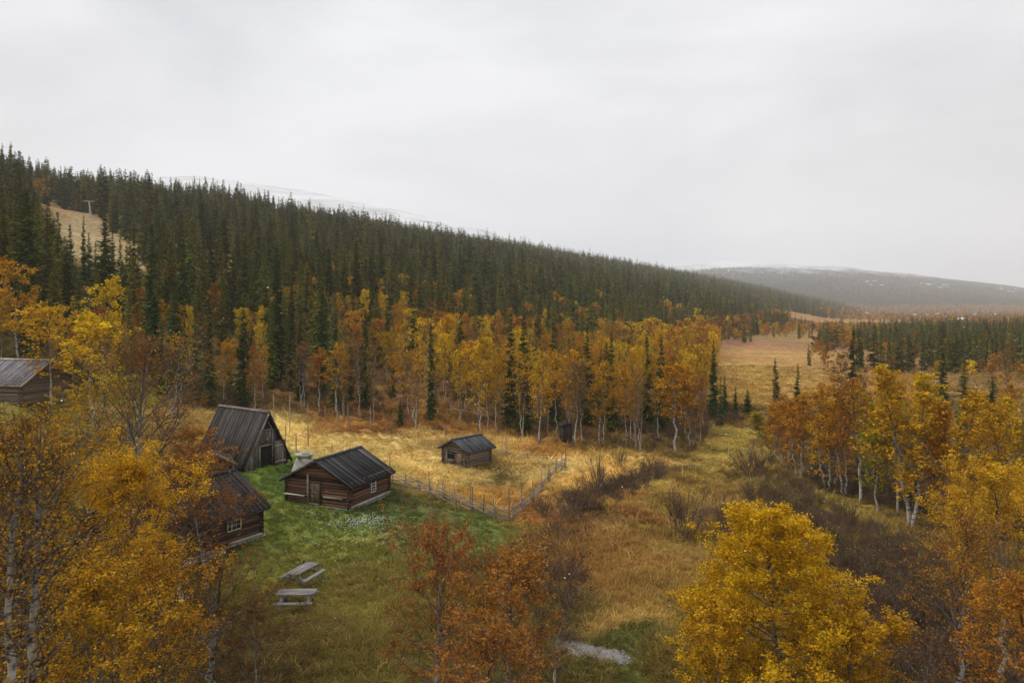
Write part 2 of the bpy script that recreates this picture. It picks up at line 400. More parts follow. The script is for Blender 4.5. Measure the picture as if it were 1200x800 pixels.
def make_ground():
    azf = np.arange(-50, 50.01, .36); azc = np.concatenate([np.arange(-180, -50, 6.), azf, np.arange(56, 180.1, 6.)])
    azr = np.radians(azc)
    rr = np.concatenate([[.01, 3.], np.exp(np.linspace(math.log(8), math.log(6000), 640))])
    A, Rr = np.meshgrid(azr, rr)
    x = (Rr * np.sin(A)).ravel(); y = (Rr * np.cos(A)).ravel()
    z = ground_z(x, y)
    rad = Rr.ravel()
    bump = rng.normal(size=len(x)) * np.clip(rad * .0016, .02, .14) * (rad < 300)
    V = np.stack([x, y, z + bump], 1)
    nr, na = A.shape
    i = np.arange(nr - 1)[:, None] * na + np.arange(na - 1)[None]
    Fq = np.stack([i, i + na, i + na + 1, i + 1], -1).reshape(-1, 4)[:, ::-1]
    m, nt, o = mat_new('meadow_and_forest_floor')
    vc = attr(nt, 'gcol').outputs['Color']
    geo = N(nt, 'ShaderNodeNewGeometry')
    pos = geo.outputs['Position']
    f1 = noise(nt, .9, 8, pos, .7); f2 = noise(nt, 6., 4, pos, .7); f3 = noise(nt, .12, 5, pos, .6)
    mu = ramp(nt, f1, [(.3, .42), (.5, 1.), (.72, 1.55)])
    mu2 = ramp(nt, f2, [(.3, .6), (.7, 1.4)])
    mp = N(nt, 'ShaderNodeMapping'); mp.inputs['Scale'].default_value = (.35, 1.5, 1.); mp.inputs['Rotation'].default_value = (0, 0, R(20))
    L(nt, pos, mp.inputs['Vector'])
    f4 = noise(nt, .12, 6, mp.outputs[0], .7, .5)
    mu4 = ramp(nt, f4, [(.3, .7), (.7, 1.25)])
    c = mix_col(nt, 1., mix_col(nt, 1., mix_col(nt, 1., vc, mu, 'MULTIPLY'), mu2, 'MULTIPLY'), mu4, 'MULTIPLY')
    # the fells far away: wooded grey-green below, snow above
    sep = N(nt, 'ShaderNodeSeparateXYZ'); L(nt, pos, sep.inputs[0])
    far = N(nt, 'ShaderNodeMapRange'); far.inputs[1].default_value = 1500; far.inputs[2].default_value = 2000; L(nt, sep.outputs[1], far.inputs[0])
    sn = N(nt, 'ShaderNodeMapRange'); sn.inputs[1].default_value = 120; sn.inputs[2].default_value = 330; L(nt, sep.outputs[2], sn.inputs[0])
    fs = noise(nt, .012, 10, pos, .72)
    ad = N(nt, 'ShaderNodeMath', operation='ADD'); L(nt, sn.outputs[0], ad.inputs[0]); L(nt, fs, ad.inputs[1])
    snow = ramp(nt, ad.outputs[0], [(.62, (.045, .048, .040)), (.80, (.16, .16, .155)), (1.0, (.80, .82, .84)), ])
    mps = N(nt, 'ShaderNodeMapping'); mps.inputs['Scale'].default_value = (.35, 1., 3.); mps.inputs['Rotation'].default_value = (0, 0, R(-20)); L(nt, pos, mps.inputs['Vector'])
    st = ramp(nt, noise(nt, .007, 9, mps.outputs[0], .75), [(.40, (.50, .49, .48)), (.56, (1., 1., 1.))])
    c = mix_col(nt, far.outputs[0], c, mix_col(nt, 1., snow, st, 'MULTIPLY'))
    principled(nt, o, c, .95, f2, .5, .08, .1)
    me = np_mesh('ground', V, Fq, m, True)
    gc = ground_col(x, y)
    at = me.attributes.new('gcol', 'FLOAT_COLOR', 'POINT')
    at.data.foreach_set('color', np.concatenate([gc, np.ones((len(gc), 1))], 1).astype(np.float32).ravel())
    tag(link('ground', me), kind='structure')
make_ground()

# lake
def make_lake():
    th = np.linspace(0, 2 * np.pi, 49)[:-1]
    rad = 1.25 + .12 * np.sin(3 * th) + .08 * np.sin(7 * th + 1)
    V = np.stack([LAKE[0] + LAKE[2] * rad * np.cos(th), LAKE[1] + LAKE[3] * rad * np.sin(th), np.full(48, -.75)], 1)
    V = np.vstack([V, [[LAKE[0], LAKE[1], -.75]]])
    Fq = np.array([[i, (i + 1) % 48, 48] for i in range(48)])
    m, nt, o = mat_new('lake_water')
    f = noise(nt, .6, 3)
    principled(nt, o, (.03, .035, .04), .12, f, .15, .1, .6)
    tag(link('lake', np_mesh('lake', V, Fq, m)), kind='structure')
make_lake()

# ------------------------------------------------------------------ tree generators
def birch_arrays(seed, H, Wd, cs=.22, n1=26, n2=6, n3=5, leaves=6000, leaf=.07, lean=.0, r0=None,
                 nsub=True, multi=1, shape='oval', up=.55, jit=.07, sides=7, clump=.0, elong=1.35, white=0., bend=1.):
    r = np.random.RandomState(seed)
    r0 = r0 or H * (.011 if nsub and leaves > 5000 else .0085)
    TV, TF, TT = [], [], []
    def addtube(a, thick):
        V, Fq = a
        off = sum(len(v) for v in TV)
        TV.append(V); TF.append(Fq + off); TT.append(np.full(len(Fq), thick))
    L1 = []
    for k in range(multi):
        ang = r.uniform(0, 6.28); base = np.array([math.cos(ang), math.sin(ang), 0]) * (0 if multi == 1 else .25)
        ln = unit(r.normal(size=(1, 3)) * [1, 1, 0])[0] * (lean + (0 if multi == 1 else .14))
        hk = H * (1 if k == 0 else r.uniform(.75, .95))
        D = np.array([ln + [0, 0, 1.]]); D = unit(D); C = np.array([r.normal(size=3) * [.05, .05, 0]]) * bend - np.array([[ln[0] * .5, ln[1] * .5, 0]])
        B0 = (base[None], D, np.array([hk]), C, np.array([r0]))
        # trunk in pieces with a wander
        nseg = 14
        u = np.linspace(0, 1, nseg + 1)
        pts = pt(B0, np.zeros(nseg + 1, int), u); pts[1:-1] += r.normal(size=(nseg - 1, 3)) * [.012 * H, .012 * H, 0] * .6 * bend
        rad = r0 * (1 - u) ** .85 + .006
        th = np.arange(sides) * 2 * np.pi / sides
        ring = np.stack([np.cos(th), np.sin(th), 0 * th], 1)
        V = (pts[:, None] + ring[None] * rad[:, None, None]).reshape(-1, 3)
        s = np.arange(nseg)[:, None] * sides; kk = np.arange(sides)[None]; k2 = (kk + 1) % sides
        Fq = np.stack([s + kk, s + k2, s + sides + k2, s + sides + kk], -1).reshape(-1, 4)
        off = sum(len(v) for v in TV)
        TV.append(V); TF.append(Fq + off)
        fu = np.repeat((np.arange(nseg) + .5) / nseg, sides)
        TT.append(np.clip(1.15 + white - fu * (1.3 + .6 * white), 0, 1))
        n = n1 if k == 0 else max(8, n1 // 2)
        uu = np.sort(cs + (0.97 - cs) * (np.arange(n) + r.uniform(0, 1, n)) / n)
        P = np.stack([np.interp(uu, u, pts[:, j]) for j in range(3)], 1)
        v = (uu - cs) / (1 - cs)
        if shape == 'oval': prof = np.sin(np.pi * np.clip(.12 + .82 * v, 0, 1)) ** .7
        elif shape == 'cone': prof = np.clip(1.08 - v, .08, 1) ** .75 * np.clip(v * 6 + .6, 0, 1)
        elif shape == 'column': prof = np.clip(1.25 - v, .2, .8) ** .5 * np.clip(v * 4 + .4, 0, 1) * .9
        else: prof = np.clip(.4 + v * 1.4, 0, 1) * np.clip((1.12 - v) * 2, 0, 1)     # vase
        az = np.arange(n) * 2.399 + r.uniform(0, 6.28) + r.normal(size=n) * .3
        el = np.clip(r.normal(up, .18, n) + v * .55, .1, 1.35)
        D1 = np.stack([np.cos(az) * np.cos(el), np.sin(az) * np.cos(el), np.sin(el)], 1)
        Ln = Wd * .5 * prof * r.uniform(.75, 1.12, n) / np.maximum(np.cos(el), .45)
        Ln = np.minimum(Ln, (hk - P[:, 2]) / np.maximum(np.sin(el), .2) * 1.0 + .25)
        C1 = np.stack([r.normal(0, .08, n), r.normal(0, .08, n), r.uniform(-.05, .22, n)], 1)
        R1 = np.clip(np.interp(uu, u, rad) * .5, .01, .09) * (.5 + .5 * np.clip(Ln / (Wd * .5), 0, 1))
        L1.append((P, D1, Ln, C1, R1))
    B1 = tuple(np.concatenate([b[j] for b in L1]) for j in range(5))
    addtube(tube_arrays(B1[0], B1[1], B1[2], B1[3], B1[4], B1[4] * .25, 5, 4), .25)
    def children(B, n, k, a, upw, um=.25):
        m = len(B[0]); idx = np.repeat(np.arange(m), n); u = r.uniform(um, 1., len(idx))
        T = tg(B, idx, u)
        D = unit(T * a + rnd_dirs(r, len(idx)) * 1.0 + np.array([0, 0, upw]))
        Ln = B[2][idx] * (1.05 - .6 * u) * k * r.uniform(.6, 1.25, len(idx))
        C = r.normal(0, .12, (len(idx), 3)) + np.array([0, 0, .02])
        return (pt(B, idx, u), D, Ln, C, np.clip(B[4][idx] * (1.0 - .6 * u) * .5, .004, .05))
    B2 = children(B1, n2, .5, 1.0, .3)
    addtube(tube_arrays(B2[0], B2[1], B2[2], B2[3], B2[4], B2[4] * .3, 3, 3), 0.)
    B3 = B2
    if nsub:
        B3 = children(B2, n3, .55, .9, .15, .15)
        B3 = (B3[0], B3[1], np.clip(B3[2], .12, .9), B3[3], np.clip(B3[4] * .6, .0035, .012))
        addtube(tube_arrays(B3[0], B3[1], B3[2], B3[3], B3[4], B3[4] * .4, 1, 3), 0.)
    # leaves along the finest twigs; neighbouring twigs share a density so bare gaps remain
    m = len(B3[0])
    wgt = B3[2] * (1 + clump * r.normal(size=m)).clip(.02)
    hv = (B3[0][:, 2] / H); wgt = wgt * np.clip(.35 + hv, 0, 1.2)
    idx = r.choice(m, leaves, p=wgt / wgt.sum()); u = r.uniform(.15, 1.05, leaves)
    Pc = pt(B3, idx, u) + r.normal(size=(leaves, 3)) * jit
    s = leaf * r.uniform(.45, 1.45, leaves)
    a = rnd_dirs(r, leaves); b = unit(np.cross(a, rnd_dirs(r, leaves)))
    a = unit(a * [1, 1, .8]); 
    h = s[:, None] * a * .5 * elong; g = s[:, None] * b * .5
    Vl = np.stack([Pc - h, Pc + g, Pc + h, Pc - g], 1).reshape(-1, 3)
    Fl = np.arange(leaves * 4).reshape(-1, 4)
    tw_t = r.uniform(0, 1, m)
    tint = np.clip(.55 * tw_t[idx] + .45 * r.uniform(0, 1, leaves), 0, 1)
    hue = np.clip(.5 * r.uniform(0, 1, m)[idx] + .5 * r.uniform(0, 1, leaves), 0, 1)
    return (np.concatenate(TV), np.concatenate(TF), np.concatenate(TT)), (Vl, Fl, tint, hue)

def fit_crown(tv, lv, H, Wd):
    k = H / max(np.percentile(lv[:, 2], 99.8), 1e-3)
    w_ = Wd / max(np.percentile(lv[:, 0], 98.5) - np.percentile(lv[:, 0], 1.5), 1e-3)
    S = np.array([w_, w_, k])
    rad = np.hypot(tv[:, 0], tv[:, 1])
    return tv * S, lv * S
def birch_meshes(name, inst=False, **kw):
    (tv, tf, tt), (lv, lf, ti, hu) = birch_arrays(**kw)
    tv, lv = fit_crown(tv, lv, kw['H'], kw['Wd'])
    tm = np_mesh(name + '_trunk', tv, tf, M_BARK, True, face_attr={'thick': tt})
    lm = np_mesh(name + '_crown', lv, lf, M_LEAF, face_attr={'tint': ti, 'hue': hu})
    return tm, lm
def birch_joined(name, **kw):
    (tv, tf, tt), (lv, lf, ti, hu) = birch_arrays(**kw)
    tv, lv = fit_crown(tv, lv, kw['H'], kw['Wd'])
    V = np.vstack([tv, lv]); n = len(tv)
    return np_mesh(name, V, np.vstack([tf, lf + n]), None, mats=[M_BARK, M_LEAF_I], midx=[0] * len(tf) + [1] * len(lf),
                   face_attr={'thick': np.concatenate([tt, 0 * ti]), 'tint': np.concatenate([tt * 0, ti]), 'hue': np.concatenate([tt * 0, hu])})

def spruce_arrays(seed, H, Wd, wh=34, per=9, seg=5, cs=.05, size=.42, droop=.35):
    r = np.random.RandomState(seed)
    n = wh * per
    t = np.repeat((np.arange(wh) + .5) / wh, per) + r.normal(0, .5 / wh, n); t = np.clip(t, 0, .995)
    t = cs + (1 - cs) * t ** 1.0
    az = r.uniform(0, 2 * np.pi, n)
    gap = 1 + .22 * np.sin(az * 2 + seed) + .15 * np.sin(t * 40 + seed)
    Ln = Wd * .5 * np.clip(1.02 - t, .03, 1) ** .72 * np.clip((t - cs) * 12 + .45, 0, 1) * r.uniform(.6, 1.12, n) * gap
    dz = -droop * np.clip(1.1 - t * 1.2, -.35, 1)
    D = unit(np.stack([np.cos(az), np.sin(az), dz + r.normal(0, .1, n)], 1))
    C = np.zeros((n, 3)); C[:, 2] = .16
    B = (np.stack([0 * t, 0 * t, t * H], 1), D, Ln, C, np.full(n, .02))
    idx = np.repeat(np.arange(n), seg * 2)
    u = np.tile(np.repeat((np.arange(seg) + .6) / seg, 2), n) + r.normal(0, .06, len(idx))
    sgn = np.tile([1., -1.], n * seg)
    P = pt(B, idx, u); T = tg(B, idx, u)
    side = unit(np.cross(T, [0, 0, 1.])) * sgn[:, None]
    s = size * (1.15 - .6 * u) * r.uniform(.7, 1.3, len(idx)) * np.clip(Ln[idx] / (Wd * .3), .35, 1.1)
    tip = P + unit(T * .9 + side * r.uniform(.25, 1., len(idx))[:, None] + np.array([0, 0, -.45]) * r.uniform(.2, 1.4, len(idx))[:, None]) * s[:, None]
    wv = unit(np.cross(tip - P, rnd_dirs(r, len(idx)) * .6 + [0, 0, 1.])) * (s * .26)[:, None]
    V = np.stack([P - T * (s * .3)[:, None], P + wv + (tip - P) * .4, tip, P - wv + (tip - P) * .4], 1).reshape(-1, 3)
    Fl = np.arange(len(idx) * 4).reshape(-1, 4)
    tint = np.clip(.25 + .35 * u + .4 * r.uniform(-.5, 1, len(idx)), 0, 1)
    hue = r.uniform(0, 1, len(idx))
    # leader
    k = np.array([[0, 0, H * 1.02]])
    tb = tube_arrays(np.zeros((1, 3)), np.array([[0, 0, 1.]]), np.array([H]), np.zeros((1, 3)), np.array([H * .011]), np.array([.01]), 4, 6)
    return tb, (V, Fl, tint, hue)
def spruce_meshes(name, **kw):
    (tv, tf), (lv, lf, ti, hu) = spruce_arrays(**kw)
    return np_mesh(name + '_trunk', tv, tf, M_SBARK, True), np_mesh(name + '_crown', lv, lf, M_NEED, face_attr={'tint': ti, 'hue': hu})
def spruce_joined(name, **kw):
    (tv, tf), (lv, lf, ti, hu) = spruce_arrays(**kw)
    n = len(tv); z = np.zeros(len(tf))
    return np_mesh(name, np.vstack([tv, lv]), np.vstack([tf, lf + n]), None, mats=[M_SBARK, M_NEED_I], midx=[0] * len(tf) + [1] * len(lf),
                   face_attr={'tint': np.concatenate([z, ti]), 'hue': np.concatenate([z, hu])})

def vary(c, v=.12, r=random):
    k = 1 + r.uniform(-v, v)
    return (max(0, c[0] * k * (1 + r.uniform(-v, v) * .5)), max(0, c[1] * k * (1 + r.uniform(-v, v) * .6)), max(0, c[2] * k), 1)
YEL = rgb(218, 178, 38); YOR = rgb(210, 162, 42); ORA = rgb(200, 142, 44); RED = rgb(186, 118, 48); BRN = rgb(142, 106, 66); OLI = rgb(172, 160, 46); RUS = rgb(170, 112, 50)
GRN = rgb(100, 99, 45); DGR = rgb(70, 80, 38)
def place_tree(name, meshes, loc, scale, rz, col, label, cat, group=None):
    e = empty(name, loc, rz); e.scale = scale
    for nm, me in zip(('trunk', 'crown'), meshes):
        o = link(nm, me, e); o.color = col
    tag(e, label, cat, group)
    return e
exec_trees = []

# ---- instancing of masses nobody could count
def scatter(name, P, rot, scl, idx, col, variants, kind='stuff', label=None):
    me = bpy.data.meshes.new(name)
    P = np.asarray(P, np.float32)
    me.vertices.add(len(P)); me.vertices.foreach_set('co', P.ravel())
    for nm, typ, key, arr in (('rotv', 'FLOAT_VECTOR', 'vector', rot), ('sclv', 'FLOAT_VECTOR', 'vector', scl), ('vidx', 'INT', 'value', idx)):
        at = me.attributes.new(nm, typ, 'POINT'); at.data.foreach_set(key, np.asarray(arr, np.int32 if typ == 'INT' else np.float32).ravel())
    at = me.attributes.new('tcol', 'FLOAT_COLOR', 'POINT')
    at.data.foreach_set('color', np.concatenate([col, np.ones((len(col), 1))], 1).astype(np.float32).ravel())
    o = link(name, me); tag(o, label, kind=kind)
    ng = bpy.data.node_groups.new(name + '_nodes', 'GeometryNodeTree')
    ng.interface.new_socket('Geometry', in_out='INPUT', socket_type='NodeSocketGeometry')
    ng.interface.new_socket('Geometry', in_out='OUTPUT', socket_type='NodeSocketGeometry')
    gi = ng.nodes.new('NodeGroupInput'); go = ng.nodes.new('NodeGroupOutput')
    join = ng.nodes.new('GeometryNodeJoinGeometry')
    def na(nm, dt):
        n = ng.nodes.new('GeometryNodeInputNamedAttribute'); n.data_type = dt; n.inputs['Name'].default_value = nm
        return n.outputs['Attribute']
    rv, sv, iv = na('rotv', 'FLOAT_VECTOR'), na('sclv', 'FLOAT_VECTOR'), na('vidx', 'INT')
    e2r = ng.nodes.new('FunctionNodeEulerToRotation'); ng.links.new(rv, e2r.inputs[0])
    for k, vm in enumerate(variants):
        src = bpy.data.objects.new(name + '_piece', vm)
        oi = ng.nodes.new('GeometryNodeObjectInfo'); oi.inputs['Object'].default_value = src; oi.inputs['As Instance'].default_value = True
        cmp = ng.nodes.new('FunctionNodeCompare'); cmp.data_type = 'INT'; cmp.operation = 'EQUAL'
        ng.links.new(iv, cmp.inputs[2]); cmp.inputs[3].default_value = k
        ip = ng.nodes.new('GeometryNodeInstanceOnPoints')
        ng.links.new(gi.outputs[0], ip.inputs['Points']); ng.links.new(cmp.outputs[0], ip.inputs['Selection'])
        ng.links.new(oi.outputs['Geometry'], ip.inputs['Instance'])
        ng.links.new(e2r.outputs[0], ip.inputs['Rotation']); ng.links.new(sv, ip.inputs['Scale'])
        ng.links.new(ip.outputs[0], join.inputs[0])
    ng.links.new(join.outputs[0], go.inputs[0])
    md = o.modifiers.new('scatter', 'NODES'); md.node_group = ng
    return o

# ------------------------------------------------------------------ buildings
def log_mesh(length, rad, mat, seed=0):
    r = np.random.RandomState(seed)
    sides = 8; nseg = 3
    u = np.linspace(-.5, .5, nseg + 1) * length
    th = np.arange(sides) * 2 * np.pi / sides
    V = []
    for x in u:
        k = rad * (1 + r.uniform(-.06, .06))
        V += [[x, math.cos(t) * k * .85, math.sin(t) * k] for t in th]
    V = np.array(V)
    s = np.arange(nseg)[:, None] * sides; kk = np.arange(sides)[None]; k2 = (kk + 1) % sides
    Fq = np.stack([s + kk, s + k2, s + sides + k2, s + sides + kk], -1).reshape(-1, 4)
    caps = np.array([np.arange(sides)[::-1], nseg * sides + np.arange(sides)])
    return np_mesh('log', V, [Fq, caps], mat)
_cache = {}
def cached(key, fn):
    if key not in _cache: _cache[key] = fn()
    return _cache[key]
def jitter_c(v=.2):
    k = 1 + random.uniform(-v, v); return (k, k, k, 1)

def log_building(name, origin, gdir, W, Ln, eave, ridge, label, wallm, roofm, board_w=.22, over=.35, gover=.35, nlog=None,
                 gaps=None, lean_trim=None, stone=.12, cat='log cabin', proud=.2, boards='slope', trimm=None, extra=None, skew_h=0.):
    """origin = near corner; local x runs along the gable wall (gdir), local y into the depth"""
    ang = math.atan2(gdir[1], gdir[0])
    t = empty(name, origin, ang); tag(t, label, cat)
    rad = .125
    nlog = nlog or int(round(eave / .21)); step = eave / nlog; rad = step * .56
    gaps = gaps or []      # (wall, x0, x1, z0, z1): wall in 'front' 'side' 'back' 'far'
    def put_log(x0, x1, wall, z):
        for (gw, g0, g1, gz0, gz1) in gaps:
            if gw == wall and gz0 < z < gz1 and x0 < g0 < x1 and x0 < g1 < x1:
                put_log(x0, g0, wall, z); put_log(g1, x1, wall, z); return
        ln = x1 - x0
        if ln < .12: return
        q = round(ln * 4) / 4 if ln > 1 else round(ln, 1)
        me = cached(('log', wallm.name, q, round(rad, 3)), lambda: log_mesh(1., 1., wallm, int(q * 40)))
        o = link('log', me, t)
        o.scale = (ln, rad, rad)
        c = (x0 + x1) / 2; j = random.uniform(-.012, .012)
        if wall == 'front': o.location = (c, j, z)
        elif wall == 'back': o.location = (c, Ln + j, z)
        elif wall == 'side': o.location = (W + j, c, z + step * .5); o.rotation_euler = (0, 0, R(90))
        else: o.location = (j, c, z + step * .5); o.rotation_euler = (0, 0, R(90))
        o.rotation_euler.y = random.uniform(-.004, .004)
        o.rotation_euler.x = random.uniform(0, 6)
    for i in range(nlog):
        z = stone + step * (i + .5)
        for wl in ('front', 'back'): put_log(-proud, W + proud, wl, z)
        for wl in ('side', 'far'): put_log(-proud, Ln + proud, wl, z - (step * .0))
    # gable logs
    ng = int((ridge - eave) / step)
    for i in range(ng):
        z = stone + eave + step * (i + .5)
        f = 1 - (step * (i + .9)) / (ridge - eave)
        if f <= .08: continue
        for wl in ('front', 'back'): put_log(W / 2 - W / 2 * f, W / 2 + W / 2 * f, wl, z)
    # dark inside box so no light leaks between logs
    o = link('interior', box_mesh('interior', [((W / 2, Ln / 2, stone + eave / 2), (W - .12, Ln - .12, eave), None)], M_VOID), t)
    # foundation stones
    r = np.random.RandomState(int(W * 100))
    for wl, ln in (('front', W), ('side', Ln), ('far', Ln), ('back', W)):
        x = -.1
        while x < ln:
            s = r.uniform(.3, .6)
            me = cached(('stone', r.randint(4)), lambda: stone_mesh(r.randint(99)))
            o = link('foundation_stone', me, t); o.scale = (s * .55, .2, r.uniform(.10, .17))
            loc = {'front': (x + s / 2, -.03, .02), 'back': (x + s / 2, Ln, .02), 'side': (W + .03, x + s / 2, .02), 'far': (-.03, x + s / 2, .02)}[wl]
            o.location = loc
            if wl in ('side', 'far'): o.rotation_euler = (0, 0, R(90))
            x += s * .95
    # roof boards
    z_e = stone + eave + .02; z_r = stone + ridge
    sl = (z_r - z_e) / (W / 2)
    hw = W / 2 + over
    ls = math.hypot(hw, hw * sl)
    y = -gover; k = 0
    while y < Ln + gover - .05:
        for sgn in (-1, 1):
            me = cached(('rb', roofm.name, round(board_w, 2), round(ls, 2)), lambda: box_mesh('roof_board', [((0, 0, 0), (ls + .06, board_w * 1.02, .035), None)], roofm))
            o = link('roof_board', me, t)
            top = (W / 2, y + board_w / 2, z_r + .05)
            bot = (W / 2 + sgn * hw, y + board_w / 2, z_r + .05 - hw * sl)
            up = .012 + .022 * (k % 2) + random.uniform(0, .008)
            m = [(a + b) / 2 for a, b in zip(top, bot)]
            o.location = (m[0] + random.uniform(-.03, .03), m[1], m[2] + up)
            o.rotation_euler = (0, sgn * math.atan(sl), random.uniform(-.004, .004))
        y += board_w; k += 1
    # ridge boards, verge boards, rafters ends
    tm = trimm or roofm
    o = link('ridge_board', box_mesh('ridge_board', [((W/2 - .08, Ln/2, z_r + .105), (.2, Ln + 2 * gover + .06, .03), Matrix.Rotation(-math.atan(sl), 4, 'Y')), ((W/2 + .08, Ln/2, z_r + .105), (.2, Ln + 2 * gover + .06, .03), Matrix.Rotation(math.atan(sl), 4, 'Y'))], tm), t)
    for yy in (-gover - .02, Ln + gover + .02):
        for sgn in (-1, 1):
            b = between((W/2, yy, z_r + .02), (W/2 + sgn * (hw + .02), yy, z_r + .02 - (hw + .02) * sl), .035, .17)
            link('verge_board', box_mesh('verge_board', [b], tm), t)
    for sgn, xx in ((-1, -over), (1, W + over)):
        zz = z_r + .0 - hw * sl
        link('eave_board', box_mesh('eave_board', [((W/2 + sgn * (hw - .03), Ln/2, zz - .03), (.04, Ln + 2 * gover - .06, .11), None)], tm), t)
    return t
def stone_mesh(seed, mat=None):
    r = np.random.RandomState(seed)
    th = [0, .9, 1.6, 2.3, 3.14]
    V = [[0, 0, -1]]; n = 7
    for a in (-.55, .1, .65):
        for k in range(n):
            q = 2 * np.pi * k / n
            rr = math.sqrt(1 - a * a) * r.uniform(.85, 1.15)
            V.append([rr * math.cos(q), rr * math.sin(q), a * r.uniform(.9, 1.1)])
    V.append([0, 0, .85])
    V = np.array(V); T = []; Q = []
    for k in range(n):
        k2 = (k + 1) % n
        T.append([0, 1 + k2, 1 + k]); T.append([1 + 2 * n + k, 1 + 2 * n + k2, 1 + 3 * n])
        for b in (0, 1): Q.append([1 + b * n + k, 1 + b * n + k2, 1 + (b + 1) * n + k2, 1 + (b + 1) * n + k])
    return np_mesh('stone', V, [np.array(T), np.array(Q)], mat or M_STONE)
def part_box(t, name, c, s, mat, rot=None):
    o = link(name, box_mesh(name, [((0, 0, 0), s, None)], mat), t); o.location = c
    if rot: o.rotation_euler = rot
    return o
def window(t, c, wd, ht, wall, nx=1, ny=3, fm=None):
    fm = fm or M_WHITE
    """wall 'side': plane x = const facing +x"""
    f = .05
    fr = link('window_frame', box_mesh('window_frame', [((0, s * (wd/2 - f/2), 0), (.07, f, ht - 2 * f), None) for s in (-1, 1)] + [((0, 0, s * (ht/2 - f/2)), (.07, wd, f), None) for s in (-1, 1)], fm), t)
    fr.location = c
    w = link('window', box_mesh('window', [((-.03, 0, 0), (.02, wd - .1, ht - .1), None)], M_GLASS), t); w.location = c
    for k in range(1, ny):
        g = link('glazing_bar', box_mesh('glazing_bar', [((0, 0, 0), (.03, wd - .1, .035), None)], fm), w); g.location = (0, 0, -ht/2 + ht * k / ny)
    for k in range(1, nx):
        g = link('glazing_bar', box_mesh('glazing_bar', [((0, 0, 0), (.032, .035, ht - .1), None)], fm), w); g.location = (0, -wd/2 + wd * k / nx, 0)
    return w

def xyz(px, py):
    return hit(px, py)
# --- the dark tarred cabin in the middle of the lawn
p = hit(335, 587.5); q = hit(410, 598)
gd = Vector((q[0] - p[0], q[1] - p[1])).normalized()
CW = 5.6
cab = log_building('log_cabin', (p[0] + gd.x * .15, p[1] + gd.y * .15, gz(p[0], p[1]) - .03), gd, CW, 4.9, 1.75, 3.25,
                   'dark red brown log cabin with black board roof standing in the middle of the lawn', W_RED, W_ROOF_BLACK,
                   board_w=.25, over=.42, gover=.4, gaps=[('front', 2.15, 3.05, .0, 1.72), ('side', 2.45, 3.05, .62, 1.42)])
dr = part_box(cab, 'door', (2.60, -.06, .92), (.88, .05, 1.55), W_DOOR)
for k in range(5):
    part_box(dr, 'door_board', (-.35 + k * .175, -.035 - .006 * (k % 2), 0), (.16, .02, 1.5), W_DOOR)
part_box(dr, 'door_sill', (0, -.08, -.72), (.9, .12, .06), W_POLE)
part_box(cab, 'door_post', (2.02, -.17, 1.2), (.14, .06, 2.25), W_POLE)
part_box(cab, 'door_post', (3.14, -.14, 1.0), (.12, .06, 1.8), W_DARK)
part_box(cab, 'bench', (1.0, -.38, .78), (1.85, .32, .05), W_POLE)
part_box(cab, 'corner_board', (.0, -.16, .95), (.16, .08, 1.8), W_DARK)
part_box(cab, 'corner_board', (CW, -.16, .95), (.16, .08, 1.8), W_DARK)
part_box(cab, 'plank', (4.25, -.18, .80), (1.7, .05, .13), W_POLE)
part_box(cab, 'sill_beam', (CW + .16, 2.45, .22), (.12, 5.0, .18), W_POLE)
window(cab, (CW + .15, 2.75, 1.14), .62, .86, 'side', 1, 4)

# --- whitewashed stone oven behind it
def stone_oven():
    x, y = -17.75, 62.0
    t = empty('stone_oven', (x, y, gz(x, y)), R(20)); t.scale = (.84, .84, .9); tag(t, 'whitewashed stone outdoor oven with flat slab cap behind the dark cabin', 'stone oven')
    r = np.random.RandomState(3)
    z = 1.62; n = 14; V = []
    for zz, rad in ((-.2, 1.2), (.2, 1.2), (.55, 1.12), (.9, 1.), (1.2, .86), (1.45, .72), (1.62, .68)):
        for k in range(n):
            a = 2 * np.pi * k / n; q = rad * r.uniform(.93, 1.07) * (1 + .08 * math.cos(4 * a))
            V.append([q * math.cos(a), q * math.sin(a) * .85, zz + r.uniform(-.04, .04)])
    Fq = np.array([[j * n + k, j * n + (k + 1) % n, (j + 1) * n + (k + 1) % n, (j + 1) * n + k] for j in range(6) for k in range(n)])
    link('oven_body', np_mesh('oven_body', np.array(V), [Fq, np.array([[6 * n + k for k in range(n)]])], M_PLASTER), t)
    for sx in (-1, 1):
        for sy in (-1, 1): part_box(t, 'cap_support', (sx * .58, sy * .42, z + .13), (.22, .22, .34), M_STONE)
    part_box(t, 'cap_slab', (0, 0, z + .33), (1.8, 1.35, .1), M_PLASTER)
    part_box(t, 'cap_slab', (.1, 0, z + .45), (.7, .6, .12), M_PLASTER)
stone_oven()

# --- small log hut in the straw meadow
p = hit(519, 543.5); q = hit(549.7, 549.5)
gd = Vector((q[0] - p[0], q[1] - p[1])).normalized()
HW = 3.1
hut = log_building('log_hut', (p[0] + gd.x * .15, p[1] + gd.y * .15, gz(p[0], p[1]) - .02), gd, HW, 2.9, 1.62, 2.4,
                   'small weathered grey log hut with hipless slate grey roof alone in the straw meadow', W_BROWN, W_ROOF_DKGREY,
                   board_w=.2, over=.4, gover=.45, nlog=8, gaps=[('front', .55, 2.5, .35, 1.5)], cat='log hut', proud=.24)
hut['label'] = 'small weathered grey log hut with open window hole alone in the straw meadow'
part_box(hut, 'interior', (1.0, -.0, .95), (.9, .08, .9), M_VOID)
dr = part_box(hut, 'door', (2.0, -.04, .88), (.92, .05, 1.25), W_BROWN)
for k in range(5): part_box(dr, 'door_board', (-.36 + k * .18, -.035 - .005 * (k % 2), 0), (.16, .02, 1.2), W_BROWN)
